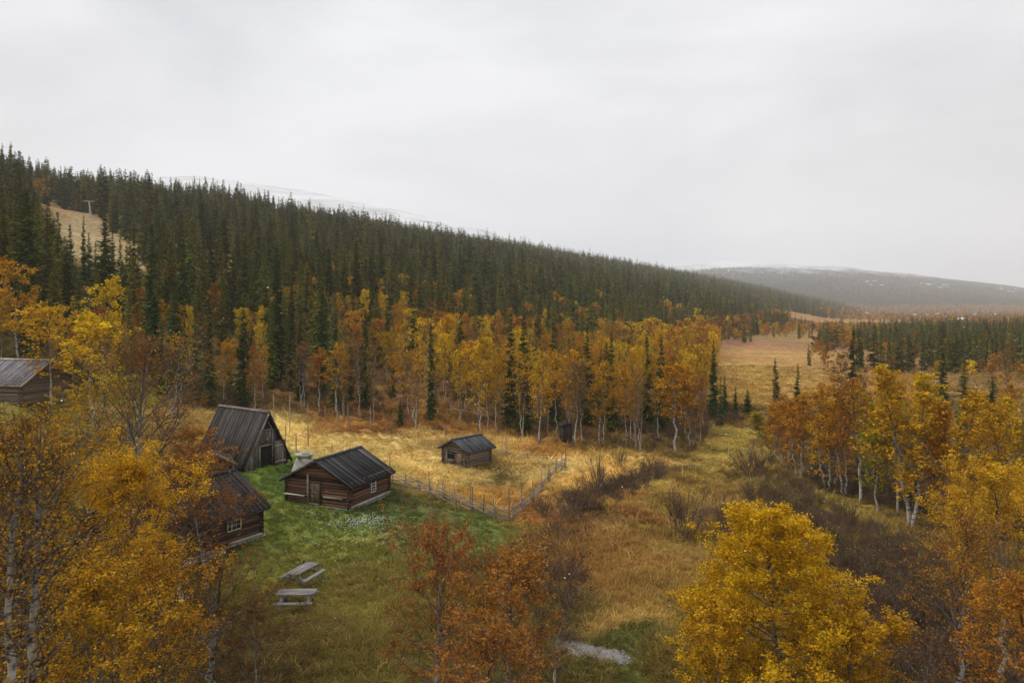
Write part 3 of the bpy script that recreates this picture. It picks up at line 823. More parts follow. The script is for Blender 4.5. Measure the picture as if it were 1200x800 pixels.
part_box(hut, 'window_board', (1.02, -.09, .50), (.95, .06, .38), W_GREY)
part_box(hut, 'window_lintel', (1.5, -.12, 1.46), (2.0, .08, .12), W_GREY)
part_box(hut, 'window_bar', (1.0, -.06, 1.2), (.9, .04, .07), W_GREY)
part_box(hut, 'door_post', (.5, -.12, .95), (.12, .08, 1.25), W_POLE)
part_box(hut, 'door_post', (2.52, -.12, .95), (.12, .08, 1.25), W_GREY)

# --- half hidden cabin on the left of the lawn
A = hit(305, 640)
ax = Vector((-.506, -.863)); gdir = Vector((-.863, .506))    # long axis towards us, gable direction
CL = 7.6
o0 = Vector((A[0], A[1])) + ax * CL
# local x = gable (gdir) from near corner; we need side wall facing +x local => mirror by choosing origin at the far gable end
org = o0 + gdir * 5.8
cab2 = log_building('log_cabin', (org.x, org.y, gz(org.x, org.y) - .03), -gdir, 5.8, CL, 1.85, 3.55,
                    'dark log cabin half hidden behind the rust coloured birch left of the picnic tables', W_DKRED, W_ROOF_GREY,
                    board_w=.17, over=.45, gover=.4, gaps=[('side', CL - 2.6, CL - 1.5, .75, 1.45)])
window(cab2, (5.8 + .14, CL - 2.05, 1.22), 1.0, .62, 'side', 3, 2, W_PALE)
part_box(cab2, 'sill_beam', (5.8 + .17, CL - 1.2, .2), (.12, 2.4, .14), W_POLE)
part_box(cab2, 'corner_board', (5.8 + .16, CL - .02, 1.0), (.06, .2, 1.9), W_DARK)
for k in range(7):
    o = link('paving_stone', cached(('ps', k % 3), lambda: stone_mesh(70 + k, M_PLASTER)), cab2)
    o.scale = (.28, .22, .12); o.location = (6.45 + .1 * (k % 2), CL - 3.3 - k * .45, .05)

# --- far left cabin with pale roof
A = hit(24, 477)
gx = Vector((.24, .97)).normalized()
L3 = 8.5
org = Vector((A[0], A[1]))
def left_cabin():
    g = gx
    o = org
    # local y = rot90(g) = (-g.y, g.x)
    t = log_building('log_cabin', (o.x, o.y, gz(*org) - .25), g, 6.0, L3, 2.35, 4.3,
                     'old log cabin with pale grey roof at the left edge behind yellow leaves', W_BROWN, W_ROOF_LIGHT,
                     board_w=.24, over=.5, gover=.7, stone=.4, trimm=W_PALE)
    return t
cab3 = left_cabin()

# --- steep plank barn
def barn():
    p = hit(288, 554); p = Vector((p[0], p[1]))
    g = Vector((.58, .81)).normalized(); W = 4.3; Ln = 7.0; H = 5.0
    # near-left front corner p, gable along g. local x = g, local y = rot90(g) = (-g.y, g.x) -> into depth to the left
    t = empty('plank_barn', (p.x, p.y, gz(*p) - .05), math.atan2(g.y, g.x))
    tag(t, 'tall steep roofed grey plank barn with open doorway at the edge of the straw meadow', 'barn')
    hw = W / 2 + .28; Hr = H; zl = .38
    ls = math.hypot(hw, Hr - zl); an = math.atan2(Hr - zl, hw)
    bw = .2; y = -.25; k = 0
    while y < Ln + .25:
        for sgn in (-1, 1):
            me = cached(('bb',), lambda: box_mesh('roof_board', [((0, 0, 0), (ls, bw * 1.03, .035), None)], W_ROOF_GREY))
            o = link('roof_board', me, t)
            up = .02 * (k % 2) + random.uniform(0, .008)
            cx = W/2 + sgn * hw / 2 + sgn * math.sin(an) * up
            o.location = (cx, y + bw/2, (Hr + zl) / 2 + up * math.cos(an) + random.uniform(-.04, .04)); o.rotation_euler = (0, sgn * an, 0)
        y += bw; k += 1
    link('ridge_board', box_mesh('ridge_board', [((W/2 - .07, Ln/2, Hr + .03), (.22, Ln + .6, .035), Matrix.Rotation(-an * .8, 4, 'Y')), ((W/2 + .07, Ln/2, Hr + .03), (.22, Ln + .6, .035), Matrix.Rotation(an * .8, 4, 'Y'))], W_GREY), t)
    for sgn in (-1, 1):
        b = between((W/2, -.29, Hr - .04), (W/2 + sgn * hw, -.29, zl - .05), .04, .16)
        link('verge_board', box_mesh('verge_board', [b], W_GREY if sgn < 0 else W_DARK), t)
    # back and far gable filled with boards; front gable boards, each cut to the roof
    def gable_board(x0, x1, z0, y, mat, z1=None, name='wall_board'):
        xm = (x0 + x1) / 2
        zt = lambda x: Hr - .12 - abs(x - W/2) * (Hr - zl) / hw
        a, b = zt(x0), zt(x1)
        if z1 is not None: a, b = min(a, z1), min(b, z1)
        if max(a, b) <= z0 + .05: return
        a = max(a, z0 + .02); b = max(b, z0 + .02)
        V = np.array([[x0, y - .02, z0], [x1, y - .02, z0], [x1, y - .02, b], [x0, y - .02, a], [x0, y + .02, z0], [x1, y + .02, z0], [x1, y + .02, b], [x0, y + .02, a]])
        Fq = np.array([[0,1,2,3],[7,6,5,4],[0,4,5,1],[1,5,6,2],[2,6,7,3],[3,7,4,0]])
        V = V - [xm, y, z0]
        # grain runs along local x in the wood material, so turn the board
        V2 = np.stack([V[:, 2], V[:, 1], -V[:, 0]], 1)
        o = link(name, np_mesh(name, V2, Fq, mat), t); o.location = (xm, y, z0); o.rotation_euler = (0, R(-90), 0)
    x = .0
    while x < W - .01:
        x1 = min(x + .215, W)
        gable_board(x + .008, x1 - .008, .15, Ln - .02, W_GREY)
        if x1 <= 1.31 : gable_board(x + .008, x1 - .008, .12, 0, W_GREY)
        elif x >= 2.55: gable_board(x + .008, x1 - .008, .12, .02, W_DARK)
        elif x1 > 1.31 and x < 2.6: gable_board(x + .008, x1 - .008, 2.1, 0, W_GREY, 3.45)
        x = x1
    # dark interior wedge
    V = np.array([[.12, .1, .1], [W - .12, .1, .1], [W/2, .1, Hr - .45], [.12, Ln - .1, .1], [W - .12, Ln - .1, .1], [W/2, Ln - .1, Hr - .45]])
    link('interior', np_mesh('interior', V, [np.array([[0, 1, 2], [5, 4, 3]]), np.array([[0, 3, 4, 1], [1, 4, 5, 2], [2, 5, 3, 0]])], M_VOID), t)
    for x in (1.3, 2.62): part_box(t, 'door_post', (x, -.09, 1.75 if x > 2 else 1.1), (.13, .1, 3.3 if x > 2 else 2.0), W_GREY)
    part_box(t, 'door_lintel', (1.95, -.08, 2.12), (1.2, .08, .14), W_GREY)
    part_box(t, 'upper_beam', (1.95, -.08, 3.46), (1.5, .08, .12), W_GREY)
    for k in range(5):
        o = part_box(t, 'door_leaf_board', (2.86 + k * .24, -.2, 1.25), (2.3, .04, .22), W_GREY, (0, R(90), 0))
    part_box(t, 'door_leaf_batten', (3.35, -.25, .55), (1.1, .04, .14), W_POLE)
    part_box(t, 'door_leaf_batten', (3.35, -.25, 1.95), (1.1, .04, .12), W_POLE)
    part_box(t, 'threshold', (1.7, -.35, .1), (2.6, .4, .16), W_POLE)
    for k in range(10):
        o = link('foundation_stone', cached(('bs', k % 3), lambda: stone_mesh(90 + k)), t)
        o.scale = (.3, .22, .2); o.location = (.1 + k * .45, -.1, .02)
barn()

# --- little gabled shelter between barn and hidden cabin
def shelter():
    x, y = -25.1, 58.4
    t = empty('wood_shelter', (x, y, gz(x, y)), R(27)); tag(t, 'small open gabled shelter with pale roof edges in front of the steep barn', 'shelter')
    W, Ln, e, rdg = 2.5, 2.4, 1.35, 2.15
    for sx in (0, W):
        for sy in (0, Ln): part_box(t, 'post', (sx, sy, e/2), (.14, .14, e), W_GREY)
    hw = W/2 + .25; sl = (rdg - e) / (W/2); ls = math.hypot(hw, hw * sl)
    y0 = -.2
    while y0 < Ln + .2:
        for s in (-1, 1):
            o = link('roof_board', cached('shb', lambda: box_mesh('roof_board', [((0, 0, 0), (ls, .2, .03), None)], W_ROOF_GREY)), t)
            o.location = (W/2 + s * hw/2, y0 + .1, rdg + .03 - hw * sl/2 + random.uniform(0, .015)); o.rotation_euler = (0, s * math.atan(sl), 0)
        y0 += .205
    for s in (-1, 1):
        link('verge_board', box_mesh('verge_board', [between((W/2, -.24, rdg + .03), (W/2 + s * hw, -.24, rdg + .03 - hw * sl), .05, .16)], W_PALE), t)
        link('rail', box_mesh('rail', [between((W/2 + s * W/2, -.1, e), (W/2 + s * W/2, Ln + .1, e), .1, .1)], W_GREY), t)
    part_box(t, 'back_wall', (W/2, Ln - .03, e/2), (W - .16, .05, e - .1), W_DARK)
    part_box(t, 'side_wall', (.08, Ln/2, e/2), (.05, Ln - .2, e - .1), W_DARK)
    # stacked firewood inside
    wl = cached('fw', lambda: log_mesh(1., 1., W_BROWN, 5))
    for r_ in range(6):
        for k in range(11):
            o = link('firewood_log', wl, t); o.scale = (.7, .085, .085); o.rotation_euler = (k * .7, 0, R(90))
            o.location = (.35 + k * .18, .9, .12 + r_ * .165)
shelter()

# --- outhouse behind the birches
def outhouse():
    p = hit(665, 519)
    t = empty('outhouse', p, R(15)); tag(t, 'narrow dark wooden outhouse behind birch trunks at the meadow edge', 'outhouse')
    for k in range(5):
        for yy in (0, 1.1):
            o = part_box(t, 'wall_board', (-.4 + k * .2, yy, .95), (1.9, .03, .19), W_DARK, (0, R(90), 0))
        for xx in (-.5, .5):
            part_box(t, 'wall_board', (xx, .1 + k * .22, .95), (1.9, .21, .03), W_DARK, (0, R(90), 0))
    for s in (-1, 1):
        part_box(t, 'roof_panel', (s * .36, .55, 2.02), (.82, 1.5, .04), W_ROOF_BLACK, (0, s * .35, 0))
outhouse()

# --- picnic tables
def picnic(x, y, rz, label):
    t = empty('picnic_table', (x, y, gz(x, y) + .06), rz); tag(t, label, 'picnic table', 'picnic tables on the lawn')
    pl = cached('ptop', lambda: box_mesh('tabletop_plank', [((0, 0, 0), (1.9, .135, .04), None)], W_TABLE))
    for k in range(5):
        o = link('tabletop_plank', pl, t); o.location = (random.uniform(-.01, .01), (k - 2) * .147, .74 + random.uniform(-.004, .004))
    bl = cached('pseat', lambda: box_mesh('seat_plank', [((0, 0, 0), (1.9, .13, .04), None)], W_TABLE))
    for s in (-1, 1):
        for k in (0, 1):
            o = link('seat_plank', bl, t); o.location = (0, s * (.68 + k * .14), .45)
    for sx in (-.68, .68):
        for s in (-1, 1):
            link('leg', box_mesh('leg', [between((sx, s * .22, .71), (sx, s * .62, 0), .045, .10, Vector((1, 0, 0)))], W_TABLE), t)
        link('crossbeam', box_mesh('crossbeam', [((sx + .045, 0, .40), (.045, 1.66, .1), None)], W_TABLE), t)
        link('top_batten', box_mesh('top_batten', [((sx - .05, 0, .70), (.045, .72, .07), None)], W_TABLE), t)
        link('brace', box_mesh('brace', [between((sx, 0, .42), (sx * .25, 0, .70), .045, .08)], W_TABLE), t)
picnic(-11.4, 39.55, math.atan2(.94, .35), 'picnic table standing at an angle, the farther of the two on the lawn')
picnic(-10.8, 36.35, .03, 'picnic table seen from its side with stained top, the nearer of the two')

# --- pale gravel patch in the grass
GP = [(250,250),(430,280),(560,320),(700,350),(850,370),(900,420),(940,500),(870,510),(750,490),(640,465),(500,470),(400,455),(350,430),(250,390),(170,330),(190,270)]
GRAVEL = poly([(630 + a_ / 8.57, 720 + b_ / 8.57) for a_, b_ in GP])
def gravel():
    c = GRAVEL.mean(0); rings = [c + (GRAVEL - c) * k for k in (1.06, .8, .5, .2)]
    V = []; n = len(GRAVEL); q = np.random.RandomState(2)
    for i, rg in enumerate(rings):
        for p_ in rg: V.append([p_[0] + q.uniform(-.03, .03), p_[1] + q.uniform(-.03, .03), gz(p_[0], p_[1]) + (.0 if i == 0 else .07 + q.uniform(0, .02))])
    V.append([c[0], c[1], gz(*c) + .08])
    Q = np.array([[i * n + k, i * n + (k + 1) % n, (i + 1) * n + (k + 1) % n, (i + 1) * n + k] for i in range(3) for k in range(n)])
    T_ = np.array([[3 * n + k, 3 * n + (k + 1) % n, 4 * n] for k in range(n)])
    m, nt, o = mat_new('pale_gravel')
    geo = N(nt, 'ShaderNodeNewGeometry'); mp = N(nt, 'ShaderNodeMapping'); mp.inputs['Scale'].default_value = (.8, 3.2, 1.); L(nt, geo.outputs['Position'], mp.inputs['Vector'])
    f = noise(nt, 3.2, 8, mp.outputs[0], .75); f2 = noise(nt, 22, 3, geo.outputs['Position'], .7)
    cc = mix_col(nt, .5, ramp(nt, f, [(.35, (.10, .075, .055)), (.5, (.22, .20, .185)), (.66, (.38, .355, .34))]), ramp(nt, f2, [(.35, (.12, .105, .095)), (.65, (.34, .32, .305))]))
    principled(nt, o, cc, .95, f2, .7, .03)
    tag(link('gravel_patch', np_mesh('gravel_patch', np.array(V), [Q, T_], m, True)), kind='structure')
    lo, hi = GRAVEL.min(0), GRAVEL.max(0); P = q.uniform(lo, hi, (2600, 2)); P = P[inside(c + (GRAVEL - c) * 1.05, P[:, 0], P[:, 1])]; k = len(P)
    oc = np.array([[1, 0, 0], [-.3, .95, 0], [-.8, -.5, 0], [.2, -.9, 0], [0, 0, .8]])
    V = np.stack([P[:, 0], P[:, 1], ground_z(P[:, 0], P[:, 1]) + .07], 1)[:, None] + oc[None] * (np.exp(q.normal(-3.9, .5, k)))[:, None, None] * q.uniform(.6, 1.4, (k, 1, 3))
    f4 = np.array([[0, 1, 4], [1, 2, 4], [2, 3, 4], [3, 0, 4]])
    tag(link('gravel_stones', np_mesh('gravel_stones', V.reshape(-1, 3), (np.arange(k)[:, None, None] * 5 + f4[None]).reshape(-1, 3), M_STONE)), 'small stones scattered over the pale gravel patch', kind='stuff')
gravel()

# --- roundpole fence
def pole_mesh(): return cached('pole', lambda: pole_make())
def pole_make():
    V, Fq = tube_arrays(np.array([[-.5, 0, 0]]), np.array([[1., 0, 0]]), np.array([1.]), np.array([[0, 0, 0.]]), np.array([1.]), np.array([.75]), 2, 6)
    return np_mesh('pole', V, [Fq, np.array([[5, 4, 3, 2, 1, 0], [12, 13, 14, 15, 16, 17]])], W_POLE)
def pole(t, name, p, q, rad, origin):
    p = Vector(p) - origin; q = Vector(q) - origin; d = q - p
    o = link(name, pole_mesh(), t); o.location = (p + q) / 2; o.rotation_euler = d.to_track_quat('X', 'Z').to_euler(); o.scale = (d.length, rad, rad)
    return o
def roundpole_fence(pts, label, seed, hts=None, low=False):
    r = random.Random(seed)
    P = [Vector(hit(*p)) for p in pts]
    t = empty('roundpole_fence', P[0]); tag(t, label, 'fence')
    og = P[0].copy()
    for i, a in enumerate(P):
        h = hts[i] if hts else r.uniform(1.5, 2.2)
        ln = Vector((r.uniform(-.12, .12), r.uniform(-.12, .12), 0))
        pole(t, 'post', a - Vector((0, 0, .2)), a + ln + Vector((0, 0, h)), .05, og)
        if not low and i % 2 == 0: 
            pole(t, 'post', a + Vector((.12, .18, -.2)), a + ln + Vector((.12, .18, h * r.uniform(.6, .85))), .038, og)
    for i in range(len(P) - 1):
        a, b = P[i], P[i + 1]; d = b - a
        for k in range(4 if not low else 2):
            z0 = .18 + k * .24 + r.uniform(-.05, .05); 
            off = Vector((r.uniform(-.06, .1), r.uniform(-.02, .14), 0))
            pole(t, 'rail', a - d * r.uniform(.05, .25) + off + Vector((0, 0, z0 + r.uniform(.05, .22))), b + d * r.uniform(.05, .3) + off + Vector((0, 0, z0 - r.uniform(0, .12))), .032, og)
            if not low and k < 3:
                pole(t, 'rail', a + off * 1.3 + Vector((0, 0, z0 - .02)), b + off * 1.3 + Vector((0, 0, z0 + r.uniform(.1, .3))), .027, og)
    return t
roundpole_fence([(458, 568), (476, 573), (490, 578), (504, 583), (518, 588.5), (534, 594), (551, 599.5), (566, 605), (580, 609), (597, 613)],
                'roundpole fence running from the dark cabin to its near corner post along the lawn', 1, [1.9, 1.2, 1.2, 2.1, 1.7, 1.8, 2.1, 1.6, 1.5, 2.45])
roundpole_fence([(600, 612), (612.5, 600), (623.5, 590), (634, 577), (643, 566), (652, 556), (661.5, 549)],
                'roundpole fence leading back from its near corner post toward the birches', 2, [1.3, 2.0, 1.7, 1.9, 1.4, 1.4, 1.8])
roundpole_fence([(659, 549), (640, 541), (618, 539), (594, 536), (575, 531)],
                'low broken roundpole fence sagging in the straw grass right of the small hut', 3, [1.2, .5, .7, 1.9, .5], low=True)
def lone_posts():
    data = [(320.6, 498, 36), (339.6, 507, 44), (361, 523, 51), (381, 500, 22), (395, 503, 28), (407.7, 501, 27), (434, 503, 26), (459, 510, 25), (522.7, 515.5, 20), (593, 536, 26), (630.7, 528, 18), (389, 533, 14), (335, 515, 18), (347, 530, 22), (327, 515, 16), (410, 506, 12), (490, 520, 14), (457, 556, 24)]
    wh = ['tallest grey pole, the one rising behind the steep barn gable', 'grey pole just right of the barn gable, second from the left of the row', 'very tall grey pole standing behind the whitewashed oven']
    for i, (px, py, hp) in enumerate(data):
        p = Vector(hit(px, py)); h = hp / 850 * p.y
        t = link('fence_post', pole_mesh())
        t.location = p + Vector((0, 0, h / 2 - .1)); t.rotation_euler = (0, R(-90) + random.uniform(-.04, .04), random.uniform(-3, 3)); t.scale = (h + .2, .055, .055)
        lab = wh[i] if i < 3 else 'weathered grey fence post standing in the straw meadow below the birches'
        if i == 9: lab = 'grey post standing alone just right of the small log hut'
        if i == 17: lab = 'grey post at the right rear corner of the dark cabin'
        if i == 8: lab = 'grey post standing just behind the left of the small log hut roof'
        tag(t, lab, 'fence post', 'old fence posts in the meadow')
lone_posts()

# --- ski lift pylon and houses up the slope
def lift():
    p = Vector(hit(107, 256))
    t = empty('lift_pylon', p, R(25)); tag(t, 'pale leaning ski lift pylon at the edge of the hillside clearing', 'lift pylon')
    h = 21 / 850 * p.y
    V, Fq = tube_arrays(np.array([[0, 0, -.3]]), np.array([[-.12, 0, 1.]]), np.array([h]), np.zeros((1, 3)), np.array([.28]), np.array([.22]), 3, 8)
    link('mast', np_mesh('mast', V, Fq, M_STEEL), t)
    link('crossarm', box_mesh('crossarm', [((-.12 * h, 0, h - .3), (3.4, .25, .22), None)], M_STEEL), t)
    for s in (-1, 1):
        V, Fq = tube_arrays(np.array([[-.12 * h + s * 1.5, -.08, h - .6]]), np.array([[0, 1., 0]]), np.array([.16]), np.zeros((1, 3)), np.array([.32]), np.array([.32]), 1, 12)
        link('sheave_wheel', np_mesh('sheave_wheel', V, Fq, M_STEEL), t)
lift()
def small_house(px, py, W, Ln, e, rdg, rz, wm, rm, label, name='holiday_house'):
    p = Vector(hit(px, py)); t = empty(name, p, rz); tag(t, label, 'house')
    V = np.array([[0,0,-.8],[W,0,-.8],[W,0,e],[W/2,0,rdg],[0,0,e],[0,Ln,-.8],[W,Ln,-.8],[W,Ln,e],[W/2,Ln,rdg],[0,Ln,e]], float)
    link('wall', np_mesh('wall', V, [np.array([[0,1,2,3,4],[9,8,7,6,5]]), np.array([[1,6,7,2],[5,0,4,9]])], wm), t)
    hw = W/2 + .4; sl = (rdg - e) / (W/2); ls = math.hypot(hw, hw * sl)
    for s in (-1, 1):
        part_box(t, 'roof', (W/2 + s * hw/2, Ln/2, rdg + .12 - hw * sl/2), (ls + .05, Ln + .9, .16), rm, (0, s * math.atan(sl), 0))
        part_box(t, 'verge_board', (W/2 + s * hw/2, -.48, rdg + .05 - hw * sl/2), (ls, .06, .24), M_WHITE, (0, s * math.atan(sl), 0))
    for k in range(2):
        wd = part_box(t, 'window', (W * (.28 + .44 * k), -.04, e * .55), (.9, .06, 1.0), M_GLASS)
        for sx in (-.5, .5): part_box(wd, 'frame', (sx, -.02, 0), (.1, .08, 1.15), M_WHITE)
        for sz in (-.55, .55): part_box(wd, 'frame', (0, -.02, sz), (1.1, .08, .1), M_WHITE)
    part_box(t, 'balcony', (W/2, -.7, e * .12), (W, 1.2, .12), M_WHITE)
    for k in range(6): part_box(t, 'baluster', (W * k / 5, -1.25, e * .12 + .5), (.08, .08, 1.0), M_WHITE)
    part_box(t, 'balcony_rail', (W/2, -1.25, e * .12 + 1.0), (W, .1, .12), M_WHITE)
    return t
small_house(207, 303, 3.4, 4, 3.6, 5.2, R(5), M_REDP, M_SNOWROOF, 'small dark red house with white trim between spruces up the slope')
small_house(193, 302, 3.6, 4, 3.0, 4.2, R(12), M_BLUEG, M_BLUEG, 'grey blue house left of the dark red one up the slope')
# far village: small houses along the valley road and on the far fell
random.seed(21)
vill = [(1062, 372), (1072, 373), (1085, 372.5), (1098, 371), (1120, 374), (1128, 379.5), (1145, 371.5), (1165, 372), (1013, 369)]
vm = [M_REDP, M_REDP, W_BROWN, M_BLUEG, M_BLUEG, M_REDP, M_BLUEG, W_BROWN, M_WHITE]
for k, (px, py) in enumerate(vill):
    p = hit(px, py)
    t = small_house(px, py, 9, 8, 3.2, 5.4, random.uniform(-.6, .6), vm[k], M_SNOWROOF if k % 2 else M_BLUEG, 'small distant valley house among orange birches below the far fell', 'valley_house')
    t['group'] = 'distant houses in the valley'
for k in range(26):
    px = random.choice([random.uniform(1068, 1112), random.uniform(1015, 1035), random.uniform(1170, 1200), random.uniform(1080, 1110)]); py = 334 + (px - 1060) * .05 + random.uniform(-2.5, 3)
    p = Vector(hit(px, py)); t = empty('fell_cabin', p, random.uniform(-.8, .8)); tag(t, 'tiny snow roofed cabin in the cluster high on the far fell', 'cabin', 'snowy cabins on the far fell')
    t.scale = (1.5, 1.5, 1.5)
    link('wall', cached('fw2', lambda: box_mesh('wall', [((0, 0, 1.2), (8, 6, 3), None)], W_BROWN)), t)
    link('roof', cached('fr2', lambda: box_mesh('roof', [((0, s * 1.9, 3.6), (9.4, 4.4, .4), Matrix.Rotation(-s * .45, 4, 'X')) for s in (-1, 1)], M_SNOWROOF)), t)

# ------------------------------------------------------------------ trees
# foreground birches, each its own
def near_birch(px, t, top_py, wpx, col, label, seed, **kw):
    x = (px - 600) / 850 * t; z0 = gz(x, t); ztop = CAMZ - (top_py - 360) / 850 * t
    H = ztop - z0; Wd = wpx / 850 * t
    kw['leaves'] = int(kw['leaves'] * 1.6); kw['leaf'] *= .86
    me = birch_meshes('birch', seed=seed, H=H, Wd=Wd, **kw)
    return place_tree('birch_tree', me, (x, t, z0 - .1), (1, 1, 1), 0, (*col, 1), label, 'birch tree')
dense = dict(cs=.10, n1=46, n2=8, n3=7, jit=.07, clump=.5)
sparse = dict(cs=.16, n1=40, n2=9, n3=8, jit=.05, clump=1.2)
near_birch(910, 26, 580, 190, rgb(216, 166, 36), 'dense golden yellow birch in the foreground right of the gravel patch', 1, leaves=62000, leaf=.054, shape='cone', **dict(dense, n1=110, n2=8, n3=5, up=.12, clump=.35))
near_birch(1000, 24.5, 690, 110, rgb(208, 154, 40), 'low golden birch bush at the right foot of the golden foreground birch', 2, leaves=14000, leaf=.06, shape='oval', **dict(dense, n1=30))
near_birch(840, 24.5, 690, 90, rgb(210, 158, 40), 'low golden birch bush at the left foot of the golden foreground birch', 3, leaves=11000, leaf=.06, shape='oval', **dict(dense, n1=26))
near_birch(508, 24, 592, 125, rgb(170, 106, 58), 'rust red birch at the bottom centre, left and taller of the joined pair', 4, leaves=9500, leaf=.055, shape='oval', **sparse)
near_birch(588, 23, 622, 120, rgb(176, 116, 56), 'rust orange birch at the bottom centre beside the gravel patch', 5, leaves=10500, leaf=.06, shape='oval', **sparse)
near_birch(540, 19.5, 700, 130, rgb(166, 106, 54), 'low rust birch nearest the bottom centre edge', 6, leaves=6500, leaf=.055, shape='oval', **sparse)
near_birch(648, 27, 640, 75, rgb(126, 90, 52), 'bare purple brown birch sapling left of the gravel patch', 7, leaves=900, leaf=.05, shape='vase', **dict(sparse, n1=34))
near_birch(150, 25, 510, 150, rgb(212, 158, 40), 'dense yellow birch in the left foreground before the tall half bare birch', 8, leaves=28000, leaf=.054, shape='oval', **dict(dense, up=.85))
near_birch(60, 21, 478, 170, rgb(176, 126, 42), 'orange brown thinning birch with dark twigs in the left foreground', 9, leaves=11000, leaf=.055, shape='column', **dict(sparse, up=.95, n1=52))
near_birch(32, 14.5, 462, 105, rgb(186, 136, 42), 'white trunked birch at the lower left edge', 10, leaves=1500, leaf=.045, shape='vase', r0=.14, white=.6, bend=.3, **dict(sparse, cs=.55))
near_birch(0, 13.8, 480, 100, rgb(180, 130, 42), 'birch with white trunk cut off by the left edge', 11, leaves=1200, leaf=.045, shape='column', r0=.125, white=.6, bend=.3, **dict(sparse, cs=.5))
near_birch(115, 18.5, 640, 150, rgb(194, 142, 40), 'low yellow brown birch at the bottom left', 12, leaves=13000, leaf=.05, shape='oval', **dict(sparse, up=.85))
near_birch(190, 22, 640, 110, rgb(194, 136, 42), 'low orange birch between the hidden cabin and the bottom left edge', 13, leaves=10000, leaf=.05, shape='oval', **dict(sparse, up=.85))
near_birch(160, 43, 366, 150, rgb(146, 100, 54), 'tall half bare brown birch with open branches left of the steep barn', 14, leaves=6500, leaf=.075, shape='vase', r0=.16, **dict(sparse, cs=.2, up=.75, n1=46))
near_birch(212, 36, 516, 140, rgb(148, 96, 54), 'rust brown birch covering the half hidden cabin', 15, leaves=11500, leaf=.07, shape='oval', **dict(sparse, n1=44))
near_birch(222, 46, 498, 56, rgb(176, 108, 50), 'slim rust orange birch between the hidden cabin and the steep barn', 16, leaves=3200, leaf=.08, shape='column', **sparse)
near_birch(190, 34.5, 560, 105, rgb(120, 82, 50), 'bare dark twigged birch in front of the half hidden cabin wall', 25, leaves=1500, leaf=.06, shape='vase', r0=.09, **dict(sparse, n1=44, up=.7))
near_birch(246, 27, 628, 150, rgb(150, 96, 40), 'nearly bare spreading birch left of the picnic tables', 17, leaves=2400, leaf=.055, shape='vase', r0=.1, **dict(sparse, n1=34, up=.6))
near_birch(300, 26, 700, 110, rgb(130, 84, 40), 'low bare birch just left below the picnic tables', 18, leaves=900, leaf=.05, shape='vase', **dict(sparse, n1=22))
near_birch(1176, 29, 532, 130, rgb(210, 160, 46), 'orange yellow birch at the right edge in the foreground', 19, leaves=22000, leaf=.065, shape='oval', **dict(dense, cs=.2))
near_birch(1122, 25, 584, 115, rgb(170, 116, 52), 'thin leaved brown birch with white streaked trunk near the right edge', 20, leaves=5500, leaf=.055, shape='vase', r0=.09, **sparse)
near_birch(1190, 21, 660, 120, rgb(188, 122, 48), 'low orange birch in the bottom right corner', 21, leaves=8500, leaf=.055, shape='oval', **sparse)
near_birch(1075, 22, 720, 90, rgb(126, 88, 54), 'low bare brown sapling at the bottom right', 22, leaves=900, leaf=.05, shape='vase', **dict(sparse, n1=26))
near_birch(112, 52, 436, 80, rgb(188, 148, 34), 'olive yellow thin birch before the far left cabin', 23, leaves=5500, leaf=.085, shape='oval', **dict(sparse, n2=7, n3=5))
near_birch(10, 48, 500, 110, rgb(206, 146, 44), 'orange yellow birch below the far left cabin', 24, leaves=7000, leaf=.085, shape='oval', **dict(sparse, n2=7, n3=5))

# mid distance variants
def mids(shape, dens, seed, leaves=2600, leaf=.16, **kw):
    return birch_meshes('birch', seed=seed, H=10., Wd=kw.pop('Wd', 4.2), cs=kw.pop('cs', .28), n1=26, n2=6, n3=4, leaves=leaves, leaf=leaf, shape=shape, jit=.12, clump=dens, sides=5, **kw)
MID_D = [mids('oval', .8, 101, 3600, .14), mids('cone', .7, 102, 3600, .14), mids('column', .8, 103, 3200, .14, Wd=3.2), mids('oval', .9, 104, 3400, .14, multi=2), mids('column', .9, 114, 3000, .14, Wd=3., cs=.38), mids('cone', .8, 115, 3000, .14, Wd=3.4, cs=.4, lean=.08)]
MID_S = [mids('column', 1.3, 110, 1400, .13, Wd=3., cs=.4), mids('oval', 1.2, 105, 1500, .13), mids('vase', 1.2, 106, 1300, .13, multi=2), mids('column', 1.3, 107, 1200, .13, Wd=3.4), mids('oval', 1.2, 108, 800, .12, multi=3)]
GRV = [mids('cone', .6, 120, 4600, .12, Wd=3.0, cs=.10, up=.8), mids('column', .7, 121, 4600, .12, Wd=2.9, cs=.10, up=.85), mids('cone', .7, 122, 4400, .12, Wd=3.2, cs=.12, multi=2, up=.8), mids('cone', .8, 123, 3600, .12, Wd=2.8, cs=.16, up=.8, lean=.05), mids('column', .8, 124, 4200, .12, Wd=3.3, cs=.12, multi=2, up=.8)]
def mid_birch(px, base, top, wpx, col, sp, label, group=None):
    x, t, z = hit(px, base); ztop = CAMZ - (top - 360) / 850 * t; H = ztop - z
    meshes = random.choice((MID_S if sp else MID_D) if px < 880 else (GRV[3:] + MID_S[:2] if sp else GRV))
    sw = wpx / 850 * t / (4.2 if px < 880 else 3.9)
    if px > 880 and not sp: col = tuple(v * k for v, k in zip(col, (.88, .80, .85)))
    return place_tree('birch_tree', meshes, (x, t, z - .1), (sw, sw, H / 10.), random.uniform(0, 6.28), vary(col, .1), label, 'birch tree', group)
random.seed(5)
